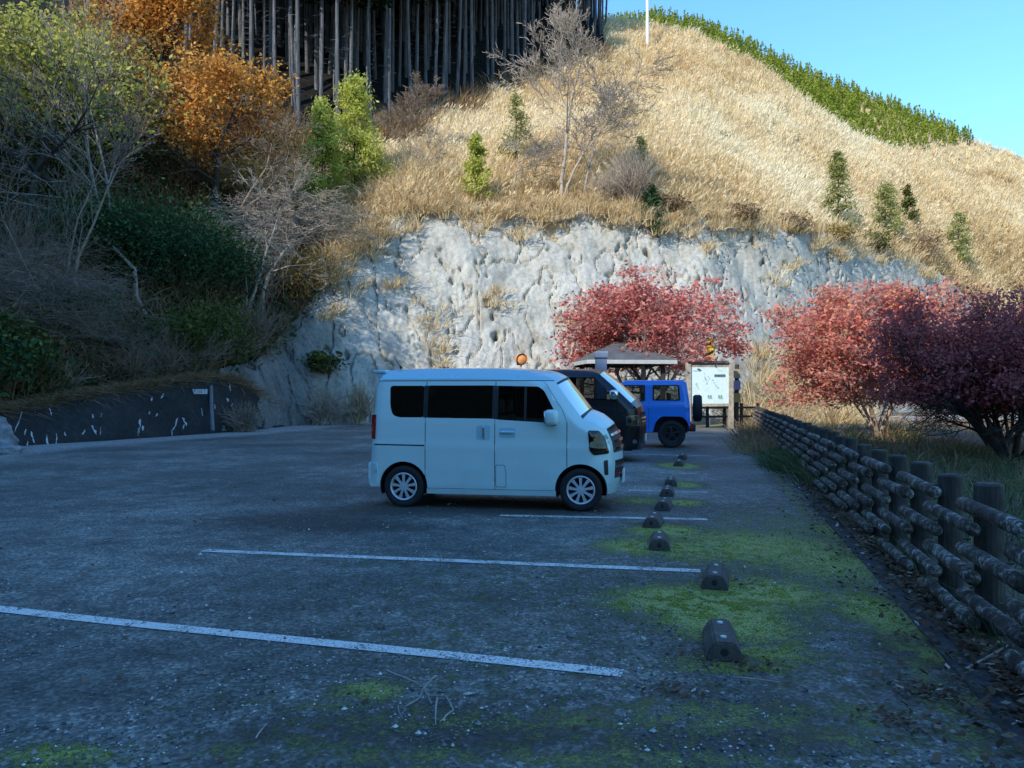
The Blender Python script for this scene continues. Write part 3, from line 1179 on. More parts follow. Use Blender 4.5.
class Car:
    def __init__(self, root, outline, wtab, paint_m):
        # outline: (x, z, R, k, bulge) upper silhouette of the side panels from front bottom over the roof to rear bottom
        self.root, self.paint = root, paint_m
        o = np.array(outline, float)
        d = dense(o, .05, False)
        self.out = d
        self.wt = np.array(wtab, float)
        xy = d[:, :2]
        self.arc = np.concatenate([[0], np.cumsum(np.linalg.norm(np.diff(xy, axis=0), axis=1))])
        t = np.gradient(xy, axis=0)
        t /= np.linalg.norm(t, axis=1, keepdims=True)
        nrm = np.stack([t[:, 1], -t[:, 0]], 1)
        ker = np.array([1, 2, 3, 2, 1.]) / 9
        for c in (0, 1):
            nrm[:, c] = np.convolve(np.pad(nrm[:, c], 2, mode='edge'), ker, 'valid')
        self.nrm = nrm / np.linalg.norm(nrm, axis=1, keepdims=True)
        knots = [0]
        full = o[:, :2]
        self.knot = np.concatenate([[0], np.cumsum(np.linalg.norm(np.diff(full, axis=0), axis=1))])

    def w(self, P):
        P = np.asarray(P, float).reshape(-1, 2)
        a, b = self.out[:-1, :2], self.out[1:, :2]
        ab = b - a
        t = np.clip(((P[:, None] - a) * ab).sum(-1) / ((ab ** 2).sum(-1) + 1e-12), 0, 1)
        dist = np.linalg.norm(P[:, None] - (a + ab * t[..., None]), axis=2)
        i = dist.argmin(1)
        k = np.arange(len(P))
        d, tt = dist[k, i], t[k, i]
        Rr = self.out[i, 2] * (1 - tt) + self.out[i + 1, 2] * tt
        kk = self.out[i, 3] * (1 - tt) + self.out[i + 1, 3] * tt
        base = np.interp(P[:, 1], self.wt[:, 0], self.wt[:, 1])
        return base - Rr * kk * np.clip(1 - d / Rr, 0, 1) ** 2

    def panel_into(self, mb, poly, holes=(), off=0., thick=.02, sp=.07, m=0, sides=(-1, 1)):
        B = dense(poly, sp * .8)
        H = [dense(h, sp * .8) for h in holes]
        allb = [B] + H
        lo, hi = B.min(0), B.max(0)
        gx, gz = np.arange(lo[0] + sp / 2, hi[0], sp), np.arange(lo[1] + sp / 2, hi[1], sp)
        pts = []
        if len(gx) and len(gz):
            G = np.stack(np.meshgrid(gx, gz), -1).reshape(-1, 2)
            ok = inside(G, B)
            for h in H:
                ok &= ~inside(G, h)
            bb = np.concatenate(allb)
            if ok.any():
                G = G[ok]
                G = G[np.linalg.norm(G[:, None] - bb, axis=2).min(1) > sp * .4]
                pts = list(G)
        V2, E = [], []
        for b in allb:
            s = len(V2)
            V2 += [Vector(p) for p in b]
            E += [(s + i, s + (i + 1) % len(b)) for i in range(len(b))]
        nb = len(V2)
        V2 += [Vector(p) for p in pts]
        ov, _, of, *_ = delaunay_2d_cdt(V2, E, [], 0, 1e-6)
        P = np.array([v[:] for v in ov])
        T = np.array([f for f in of if len(f) == 3])
        cen = P[T].mean(1)
        ok = inside(cen, B)
        for h in H:
            ok &= ~inside(cen, h)
        T = T[ok]
        w = self.w(P) + off
        cnt = {}
        for a, b, c in T:
            for e in ((a, b), (b, c), (c, a)):
                cnt[e] = cnt.get(e, 0) + 1
        bd = [e for e in cnt if (e[1], e[0]) not in cnt]
        for s in sides:
            V = np.stack([P[:, 0], s * w, P[:, 1]], 1)
            V3 = np.stack([P[:, 0], s * (w - thick), P[:, 1]], 1)
            n = len(V)
            # counter-clockwise in (x, z) faces -y
            f = T if s < 0 else T[:, ::-1]
            q = [((b, a, a + n, b + n) if s < 0 else (a, b, b + n, a + n)) for a, b in bd]
            mb.add(V, np.array(f), m)
            if q:
                o0 = mb.nv
                mb.add(np.concatenate([V, V3]), np.array(q, np.int32), m)

    def panel(self, name, mat, poly, holes=(), off=0., thick=.02, sp=.07, sides=(-1, 1), parent=None, smooth=True):
        res = {}
        for s in sides:
            mb = MB()
            for p in (poly if isinstance(poly[0][0], (list, tuple)) else [poly]):
                self.panel_into(mb, p, holes, off, thick, sp, 0, (s,))
            par = parent[s] if isinstance(parent, dict) else (parent or self.root)
            res[s] = mb.build(name, mat, par, smooth=smooth)
        return res

    def side_boxes(self, name, mat, parent, x0, x1, y, hy, z0, z1, bev):
        for s in (-1, 1):
            mb = MB()
            box(mb, (x0, s * y - hy, z0), (x1, s * y + hy, z1), 0, bev)
            mb.build(name, mat, parent[s] if isinstance(parent, dict) else parent)

    def spt(self, u, s, off=0.):
        """point on the front/roof/rear strip: u arclength along outline, s -1..1 across"""
        x = np.interp(u, self.arc, self.out[:, 0])
        z = np.interp(u, self.arc, self.out[:, 1])
        nx = np.interp(u, self.arc, self.nrm[:, 0])
        nz = np.interp(u, self.arc, self.nrm[:, 1])
        bl = np.interp(u, self.arc, self.out[:, 4])
        wb = np.interp(z, self.wt[:, 0], self.wt[:, 1]) - np.interp(u, self.arc, self.out[:, 2]) * np.interp(u, self.arc, self.out[:, 3])
        e = bl * (1 - np.abs(s) ** 1.65) + off
        return np.array([x + nx * e, -s * wb, z + nz * e])

    def strip_into(self, mb, u0, u1, s0=-1, s1=1, off=0., nu=None, ns=14, thick=0., m=0):
        nu = nu or max(3, int((u1 - u0) / .06) + 1)
        us, ss = np.linspace(u0, u1, nu), np.linspace(s0, s1, ns)
        V = np.array([[self.spt(u, s, off) for s in ss] for u in us]).reshape(-1, 3)
        i = np.arange(nu - 1)[:, None] * ns + np.arange(ns - 1)[None]
        f = np.stack([i, i + 1, i + ns + 1, i + ns], -1).reshape(-1, 4)
        o0 = mb.nv
        if thick:
            V2 = np.array([[self.spt(u, s, off - thick) for s in ss] for u in us]).reshape(-1, 3)
            n = len(V)
            ring = list(range(ns)) + [r * ns + ns - 1 for r in range(1, nu)] + [(nu - 1) * ns + c for c in range(ns - 2, -1, -1)] + [r * ns for r in range(nu - 2, 0, -1)]
            q = [(ring[k], ring[(k + 1) % len(ring)], ring[(k + 1) % len(ring)] + n, ring[k] + n) for k in range(len(ring))]
            mb.add(np.concatenate([V, V2]), f, m)
            mb.f.append((np.array(q, np.int32) + o0, m))
        else:
            mb.add(V, f, m)

    def strip(self, name, mat, u0, u1, s0=-1, s1=1, off=0., nu=None, ns=14, thick=0., parent=None):
        mb = MB()
        self.strip_into(mb, u0, u1, s0, s1, off, nu, ns, thick)
        return mb.build(name, mat, parent or self.root, smooth=True)

    def wheel(self, x, z, r, y, width, spokes, rim_m, rr=.66):
        for s in (-1, 1):
            mb = MB()
            w = width / 2
            lathe(mb, [(r * rr, -w * .8), (r * .9, -w), (r * .975, -w * .8), (r, -w * .5), (r, w * .5), (r * .975, w * .8), (r * .9, w), (r * rr, w * .8)], 36, 'y', 0)
            o = mb.build('wheel', 'rubber', self.root, smooth=True)
            o.location = (x, s * y, z)
            mb = MB()
            k = r * rr
            lathe(mb, [(k * 1.02, s * w * .86), (k * .97, s * w * .93), (k * .9, s * w * .80), (k * .88, s * w * .2), (k * 1.0, s * w * .2)], 36, 'y', 0)
            lathe(mb, [(k * .20, s * w * .82), (k * .17, s * w * .90), (.001, s * w * .90), (.001, s * w * .3), (k * .2, s * w * .3)], 20, 'y', 0)
            for i in range(spokes):
                a = i / spokes * 2 * math.pi + .2
                ca, sa = math.cos(a), math.sin(a)
                v = []
                for rad, hw, yy in ((k * .14, k * .085, .86), (k * .55, k * .075, .84), (k * .92, k * .12, .78)):
                    for t in (-1, 1):
                        for dy in (0, -.25):
                            v.append((ca * rad - sa * hw * t * (1 if dy == 0 else 1.25), s * w * (yy + dy), sa * rad + ca * hw * t * (1 if dy == 0 else 1.25)))
                f = []
                for g in (0, 4):
                    f += [(g, g + 2, g + 6, g + 4), (g, g + 4, g + 5, g + 1), (g + 2, g + 3, g + 7, g + 6)]
                mb.add(v, f)
            rm = mb.build('rim', rim_m, o, smooth=False)
            mb = MB()
            lathe(mb, [(.001, s * w * .25), (k * .97, s * w * .25), (k * .97, s * w * .1), (.001, s * w * .1)], 24, 'y', 0)
            mb.build('brake_disc', 'dark', o)

    def well(self, x, z, r, W):
        for s in (-1, 1):
            mb = MB()
            a = np.linspace(-.35, math.pi + .35, 22)
            v, f = [], []
            for t in a:
                for yy in (W - .03, W - .36):
                    v.append((x + r * math.cos(t), s * yy, z + r * math.sin(t)))
            n = len(a)
            f = [(2 * i, 2 * i + 2, 2 * i + 3, 2 * i + 1) for i in range(n - 1)]
            f.append(tuple(2 * i + 1 for i in range(n)))
            mb.add(v, f)
            mb.build('wheel_well', 'dark', self.root)

    def seats(self, xs, W, zb=.55, back=.0, h=.75):
        for x in xs:
            for s in ((-1, 1)):
                mb = MB()
                y = s * W
                box(mb, (x, y - .22, zb), (x + .46, y + .22, zb + .16), 0, .05)
                box(mb, (x - .10, y - .21, zb + .08), (x + .06, y + .21, zb + h - .18), 0, .05)
                box(mb, (x - .09, y - .12, zb + h - .16), (x + .03, y + .12, zb + h + .04), 0, .04)
                mb.build('seat', 'seat', self.root, smooth=True)


def side_mirror(car, x, z, y, mat, sx=.14, sz=.20, both=True):
    for s in (-1, 1):
        mb = MB()
        box(mb, (x - sx / 2, y + .03, z - sz / 2), (x + sx / 2, y + .20, z + sz / 2), 0, .045)
        box(mb, (x - .02, y - .09, z - sz / 2 - .01), (x + .05, y + .06, z - sz / 2 + .05), 1, .01)
        box(mb, (x - sx / 2 - .004, y + .045, z - sz / 2 + .02), (x - sx / 2 + .006, y + .185, z + sz / 2 - .02), 2)
        V = np.concatenate(mb.v)
        if s < 0:
            mb.v = [v * np.array([1, -1, 1]) for v in mb.v]
            mb.f = [(f[:, ::-1], m) for f, m in mb.f]
        mb.build('side_mirror', [mat, 'black_plastic', 'chrome'], car.root, smooth=True)


def underbody(car, x0, x1, W, z0, z1):
    mb = MB()
    box(mb, (x0, -W, z0), (x1, W, z1), 0, .02)
    mb.build('underbody', 'dark', car.root)


def build_kei_van():
    xr, yr = gp(405, 505.5)
    xf, yf = gp(581, 510)
    yaw = math.atan2(yf - yr, xf - xr)
    Lw = math.hypot(xf - xr, yf - yr)
    k = Lw / 2.40
    # ground contact of near wheels -> vehicle axes (near side is -y local)
    root = empty('kei_van', label='pale blue high-roofed kei van with dark windows parked nearest the camera', cat='van')
    c, s = math.cos(yaw), math.sin(yaw)
    off = np.array([.47 * k, -.66 * k])
    root.location = (xr - (c * off[0] - s * off[1]), yr - (s * off[0] + c * off[1]), -.012)
    root.rotation_euler = (0, 0, yaw)
    root.scale = (k, k, k)
    out = [(3.215, .215, .28, .75, .10), (3.25, .40, .30, .75, .13), (3.265, .60, .30, .75, .13), (3.255, .78, .30, .75, .13), (3.225, .93, .28, .75, .13),
           (3.16, 1.07, .22, .8, .13), (3.06, 1.15, .16, .8, .13), (2.89, 1.205, .13, .7, .14), (2.70, 1.455, .12, .6, .14), (2.535, 1.68, .12, .7, .13),
           (2.47, 1.735, .12, 1.0, .11), (2.36, 1.785, .13, 1.2, .08), (2.15, 1.845, .14, 1.3, .04), (1.8, 1.872, .14, 1.3, .025), (1.2, 1.882, .14, 1.3, .02), (.6, 1.878, .14, 1.3, .02),
           (.22, 1.862, .13, 1.2, .02), (.09, 1.84, .12, 1.0, .02), (.05, 1.72, .10, .9, .03), (.03, 1.40, .10, .8, .04), (.005, .9, .09, .8, .05), (-.01, .62, .09, .8, .05), (.0, .30, .09, .7, .04)]
    wt = [(0, .70), (.2, .715), (.30, .732), (.44, .727), (.455, .733), (.70, .732), (.855, .739), (.875, .729), (1.18, .722), (1.45, .685), (1.70, .635), (1.715, .628), (1.9, .60)]
    car = Car(root, out, wt, 'van_paint')
    K = car.knot
    o2 = [p[:2] for p in out]
    rz, rx = .285, .47
    fx = 2.87
    ar = .335
    # body panels
    a1 = math.degrees(math.acos((.772 - rx) / ar))
    car.panel('rear_quarter', 'van_paint', [(.772, 1.705)] + [(.046, 1.705)] + o2[19:23] + [(.02, .29), (rx - ar, .27)] + arc(rx, rz, ar, 182, a1),
              [rounded([(.255, 1.645), (.752, 1.645), (.752, 1.215), (.40, 1.215), (.31, 1.245), (.272, 1.36)], .05)], sp=.05)
    a0 = math.degrees(math.acos((.778 - rx) / ar))
    d = car.panel('sliding_door', 'van_paint', [(.778, 1.705)] + arc(rx, rz, ar, a0, 0) + [(.805, .27), (1.727, .27), (1.727, 1.705)],
                  [rounded([(.792, 1.648), (.792, 1.212), (1.712, 1.203), (1.712, 1.648)], .03)], sp=.06)
    car.panel('handle_recess', 'van_roof', rounded([(1.48, .925), (1.665, .925), (1.665, 1.115), (1.48, 1.115)], .03), off=.0025, thick=.012, sp=.05, parent=d)
    car.side_boxes('handle', 'chrome', d, 1.570, 1.600, .748, .012, .94, 1.10, .008)
    fa = math.degrees(math.acos((2.688 - fx) / ar))
    door_pts = [(1.733, 1.705), (1.733, .27), (2.535, .27)] + arc(fx, rz, ar, 180, fa) + [(2.688, 1.16), (2.622, 1.33), (2.41, 1.66), (2.36, 1.705)]
    fwin = rounded([(1.748, 1.645), (1.748, 1.193), (2.556, 1.148), (2.548, 1.27), (2.385, 1.575), (2.31, 1.632)], .04)
    d = car.panel('front_door', 'van_paint', door_pts, [fwin], sp=.06)
    car.side_boxes('handle', 'van_roof', d, 1.80, 2.0, .746, .014, 1.01, 1.045, .012)
    car.panel('handle_recess', 'van_roof', rounded([(1.79, .955), (2.01, .955), (2.01, 1.085), (1.79, 1.085)], .03), off=.003, thick=.01, sp=.05, parent=d)
    car.panel('fuel_flap', 'black_plastic', rounded([(1.742, .30), (1.885, .30), (1.885, .50), (1.865, .595), (1.742, .595)], .02),
              [rounded([(1.747, .305), (1.880, .305), (1.880, .50), (1.861, .590), (1.747, .590)], .02)], off=.003, thick=.01, sp=.05, sides=(-1,), parent=d)
    car.panel('fender', 'van_paint', [(2.366, 1.705), (2.416, 1.662), (2.628, 1.332), (2.694, 1.162), (2.694, .575)] + arc(fx, rz, ar, fa - 1.4, 0)[0:] + [(3.205, .22)] + o2[0:10] + [(2.503, 1.705)],
              sp=.045)
    for xx, z0, z1 in ((.775, .43, 1.70), (1.73, .27, 1.70), (2.691, .58, 1.16)):
        car.panel('door_seam', 'dark', [(xx - .0045, z0), (xx + .0045, z0), (xx + .0045, z1), (xx - .0045, z1)], off=.0012, thick=.01, sp=.15)
    car.panel('side_sill', 'van_paint', [(.80, .195), (2.545, .195), (2.545, .264), (.80, .264)], off=.014, thick=.03, sp=.06)
    # roof: strip + upper side returns
    mb = MB()
    u_ws = K[9]
    u_rt = K[18]
    car.strip_into(mb, u_ws, K[22], ns=16)
    mb.build('roof', 'van_roof', root, smooth=True)
    car.panel('roof_side', 'van_roof', [(2.50, 1.715)] + o2[10:18] + [(.051, 1.715)], sp=.05)
    car.panel('roof_seam', 'black_plastic', [(.055, 1.7055), (2.49, 1.7055), (2.49, 1.7145), (.055, 1.7145)], off=-.006, thick=.01, sp=.1)
    # rear spoiler
    mb = MB()
    box(mb, (-.03, -.56, 1.815), (.16, .56, 1.865), 0, .015)
    mb.build('rear_spoiler', 'van_roof', root, smooth=True)
    # front
    u_hood = K[6]
    car.strip('hood', 'van_paint', K[5], K[7], ns=16)
    car.strip('front_bumper', 'van_paint', 0, K[5], ns=16)
    g = car.strip('windshield', 'windshield', K[7], K[9], ns=16)
    # dark seal round the windshield
    mb = MB()
    car.strip_into(mb, K[7], K[7] + .05, off=.004, nu=3)
    car.strip_into(mb, K[9] - .03, K[9], off=.004, nu=3)
    mb.build('windshield_seal', 'black_plastic', root)
    # grille with chrome bars
    gz = [K[3] - .02, K[4] + .02]
    gr = car.strip('grille', 'black_plastic', K[3] - .03, K[5] - .02, -.86, .86, .006, None, 14, .02)
    for t in (.15, .48, .80):
        u = gz[0] + (K[5] - .06 - gz[0]) * t
        mb = MB()
        car.strip_into(mb, u - .012, u + .016, -.88, .88, .026, 3, 16, .03)
        mb.build('grille_bar', 'chrome', gr, smooth=False)
    lg = car.strip('lower_grille', 'black_plastic', K[1] + .02, K[2] + .05, -.8, .8, .006, None, 14, .02)
    for t in (.3, .75):
        u = K[1] + .02 + (K[2] - K[1]) * t
        mb = MB()
        car.strip_into(mb, u - .01, u + .01, -.78, .78, .02, 3, 14, .02)
        mb.build('grille_bar', 'red_lens' if t < .5 else 'chrome', lg)
    mb = MB()
    box(mb, (3.385, -.17, .33), (3.412, .17, .50), 0, .006)
    mb.build('number_plate', 'plate_white', root)
    # headlights: dark housing with bright edge, wrapping round the corner
    for s in (-1, 1):
        mb = MB()
        hp = rounded([(2.965, 1.06), (3.10, 1.055), (3.175, .97), (3.235, .75), (3.04, .735), (2.985, .80)], .025)
        car.panel_into(mb, hp, off=.007, thick=.02, sp=.03, sides=(s,))
        h = mb.build('headlight', 'black_plastic', root, smooth=True)
        mb = MB()
        car.panel_into(mb, rounded([(3.03, .80), (3.20, .775), (3.215, .755), (3.05, .745), (3.0, .79)], .01), off=.014, thick=.01, sp=.03, sides=(s,))
        car.panel_into(mb, [(3.12, 1.0), (3.145, .99), (3.195, .81), (3.165, .81)], off=.012, thick=.01, sp=.03, sides=(s,))
        mb.build('lamp', 'chrome', h)
        mb = MB()
        car.panel_into(mb, rounded([(2.972, 1.053), (3.097, 1.048), (3.17, .965), (3.228, .757), (3.045, .742), (2.992, .805)], .025), off=.02, thick=.004, sp=.03, sides=(s,))
        mb.build('lens', 'lamp_lens', h, smooth=True)
        mb = MB()
        car.panel_into(mb, rounded([(3.165, .66), (3.215, .67), (3.222, .47), (3.175, .47)], .015), off=.006, thick=.02, sp=.03, sides=(s,))
        mb.build('fog_lamp', 'black_plastic', root, smooth=True)
        mb = MB()
        car.panel_into(mb, rounded([(.0, 1.25), (.075, 1.25), (.07, .92), (-.002, .92)], .01), off=.003, thick=.01, sp=.04, sides=(s,))
        mb.build('tail_lamp', 'red_lens', root)
    # window glass
    car.panel('window', 'glass_dark', rounded([(.245, 1.655), (.775, 1.655), (.775, 1.205), (.39, 1.205), (.30, 1.235), (.262, 1.36)], .05), off=-.010, thick=.004, sp=.08)
    car.panel('window', 'glass_dark', rounded([(.782, 1.657), (.782, 1.203), (1.722, 1.194), (1.722, 1.657)], .02), off=-.010, thick=.004, sp=.08)
    car.panel('window', 'glass_tint', [(1.738, 1.655), (1.738, 1.185), (2.565, 1.138), (2.558, 1.28), (2.395, 1.585), (2.32, 1.642)], off=-.010, thick=.004, sp=.08)
    for p in ([(.742, 1.214), (.800, 1.213), (.800, 1.647), (.742, 1.646)], [(1.692, 1.205), (1.770, 1.194), (1.770, 1.643), (1.692, 1.647)],
              [(2.12, 1.175), (2.152, 1.173), (2.152, 1.636), (2.12, 1.638)]):
        car.panel('pillar_trim', 'black_plastic', p, off=.0025, thick=.03, sp=.08)
    car.panel('slide_rail', 'black_plastic', [(.06, .838), (.765, .830), (.765, .848), (.06, .856)], off=.002, thick=.01, sp=.08)
    car.panel('rear_bumper', 'van_paint', rounded([(-.02, .60), (.10, .595), (.125, .28), (-.01, .27), (-.03, .45)], .03), off=.02, thick=.04, sp=.05)
    mb = MB()
    box(mb, (-.06, -.66, .28), (.05, .66, .60), 0, .03)
    mb.build('rear_bumper', 'van_paint', root, smooth=True)
    side_mirror(car, 2.50, 1.23, .70, 'van_paint', .17, .20)
    mb = MB()
    capped(mb, (.32, -.35, 1.89), (.30, -.35, 1.93), .022, .012, 8)
    capped(mb, (.30, -.35, 1.92), (.20, -.35, 2.06), .006, .004, 6)
    mb.build('antenna', 'black_plastic', root)
    for yy in (-.35, .25):
        mb = MB()
        capped(mb, (3.0, yy, 1.235), (2.98, yy + .42, 1.245), .011, .008, 6)
        capped(mb, (3.0, yy, 1.19), (3.0, yy, 1.245), .018, .018, 8)
        mb.build('wiper', 'black_plastic', root)
    for x in (rx, fx):
        car.wheel(x, rz - .005, .280, .655, .155, 9, 'alloy')
        car.well(x, rz, ar - .002, .735)
    underbody(car, .15, 3.1, .60, .20, .42)
    mb = MB()
    box(mb, (2.45, -.6, .62), (2.85, .6, 1.12), 0, .05)
    mb.build('dashboard', 'black_plastic', root)
    mb = MB()
    lathe(mb, [(.17, -.01), (.185, 0), (.17, .01), (.155, 0)], 20, 'x', 0, True, (2.38, -.34, 1.06))
    mb.build('steering_wheel', 'black_plastic', root)
    car.seats((1.75, .85), .33, .62, 0, .80)
    return root


build_kei_van()


def build_black_van():
    x, y = gp(645, 460.5)
    root = empty('black_van', label='glossy black long van nosing out behind the pale kei van', cat='van')
    L = 4.9
    yaw = -.19
    H = .885
    # front right ground corner at the photo position
    c, s = math.cos(yaw), math.sin(yaw)
    off = np.array([L - .02, -H * .55])
    root.location = (x - (c * off[0] - s * off[1]), y - (s * off[0] + c * off[1]), -.012)
    root.rotation_euler = (0, 0, yaw)

    def b(*pts):
        return [(L - p[0],) + tuple(p[1:]) for p in pts]
    out = b((.20, .27, .26, .7, .12), (.15, .45, .28, .7, .13), (.13, .75, .28, .7, .13), (.15, 1.0, .26, .7, .13), (.20, 1.2, .2, .7, .13), (.32, 1.32, .15, .7, .15),
            (.68, 1.66, .13, .6, .15), (1.02, 1.96, .13, .7, .12), (1.12, 2.01, .13, 1., .09), (1.3, 2.05, .14, 1.3, .06), (1.8, 2.07, .15, 1.3, .03), (3.2, 2.07, .15, 1.3, .03), (4.6, 2.06, .15, 1.2, .03),
            (4.78, 2.0, .13, 1., .03), (4.84, 1.4, .1, .8, .04), (4.88, .8, .1, .8, .04), (4.88, .3, .1, .8, .04))
    wt = [(0, .84), (.3, .87), (.9, .885), (1.2, .875), (1.4, .86), (1.95, .76), (2.1, .73)]
    car = Car(root, out, wt, 'black_paint')
    K = car.knot
    o2 = [p[:2] for p in out]
    fx, rx, wz, ar = L - 1.08, L - 3.72, .335, .40
    wins = [rounded(b((1.72, 1.90), (1.72, 1.43), (.66, 1.37), (.66, 1.44), (1.13, 1.89)), .04),
            rounded(b((3.10, 1.90), (3.10, 1.43), (1.90, 1.43), (1.90, 1.90)), .05), rounded(b((4.60, 1.88), (4.60, 1.43), (3.25, 1.43), (3.25, 1.90)), .06)]
    poly = o2 + [(.1, .27)] + [(rx - ar, .27)] + arc(rx, wz, ar, 180, 0) + [(rx + ar, .25), (fx - ar, .25)] + arc(fx, wz, ar, 180, 0)
    poly = poly + [(fx + ar, .26)]
    car.panel('body_side', 'black_paint', poly, wins, sp=.08)
    for w, m in zip(wins, ('glass_tint', 'glass_dark', 'glass_dark')):
        cc = np.mean(w, 0)
        car.panel('window', m, [tuple(cc + (np.array(p) - cc) * 1.02) for p in w], off=-.01, thick=.004, sp=.1)
    for xx in (L - .62, L - 1.80):
        car.panel('door_seam', 'dark', [(xx - .004, .30), (xx + .004, .30), (xx + .004, 1.36), (xx - .004, 1.36)], off=.001, thick=.01, sp=.2)
    car.strip('front_bumper', 'black_paint', 0, K[4], ns=16)
    car.strip('hood', 'black_paint', K[4], K[5], ns=16)
    car.strip('windshield', 'windshield', K[5], K[7], ns=16)
    car.strip('roof', 'black_paint', K[7], K[13], ns=16)
    car.strip('tailgate', 'black_paint', K[13], K[16], ns=16)
    gr = car.strip('grille', 'black_plastic', K[2] + .08, K[3] + .08, -.8, .8, .006, None, 14, .02)
    for t in (.2, .6):
        mb = MB()
        u = K[2] + .1 + .2 * t
        car.strip_into(mb, u - .015, u + .015, -.8, .8, .022, 3, 14, .02)
        mb.build('grille_bar', 'chrome', gr)
    for s in (-1, 1):
        mb = MB()
        hp = rounded(b((.42, .83), (.42, 1.02), (.17, 1.05), (.145, .80)), .02)
        car.panel_into(mb, hp, off=.006, thick=.02, sp=.04, sides=(s,))
        h = mb.build('headlight', 'alloy', root, smooth=True)
        mb = MB()
        for q in (.34, .23):
            pts = [(L - q + .04 * math.cos(a), .92 + .05 * math.sin(a)) for a in np.linspace(0, 6.283, 12)[:-1]]
            car.panel_into(mb, pts, off=.010, thick=.006, sp=.04, sides=(s,))
        mb.build('lamp', 'black_plastic', h)
        mb = MB()
        cc = np.mean(hp, 0)
        car.panel_into(mb, [tuple(cc + (np.array(p) - cc) * .96) for p in hp], off=.022, thick=.004, sp=.05, sides=(s,))
        mb.build('lens', 'lamp_lens', h, smooth=True)
        mb = MB()
        pts = [(L - .24 + .05 * math.cos(a), .46 + .05 * math.sin(a)) for a in np.linspace(0, 6.283, 14)[:-1]]
        car.panel_into(mb, pts, off=.006, thick=.01, sp=.04, sides=(s,))
        mb.build('fog_lamp', 'chrome', root)
    side_mirror(car, L - .68, 1.50, .87, 'chrome', .18, .22)
    mb = MB()
    box(mb, (L - .03, -.18, .42), (L + .005, .18, .60), 0, .006)
    mb.build('number_plate', 'plate_white', root)
    for xx in (rx, fx):
        car.wheel(xx, wz - .0, .335, .78, .19, 8, 'dark_alloy')
        car.well(xx, wz, ar - .003, .885)
    underbody(car, .2, L - .3, .70, .24, .5)
    mb = MB()
    box(mb, (L - 1.0, -.75, .8), (L - .42, .75, 1.30), 0, .05)
    mb.build('dashboard', 'black_plastic', root)
    car.seats((L - 1.95, L - 3.0), .42, .80, 0, .85)
    for yy in (-.4, .3):
        mb = MB()
        capped(mb, (L - .30, yy, 1.40), (L - .34, yy + .5, 1.42), .012, .008, 6)
        mb.build('wiper', 'black_plastic', root)


build_black_van()


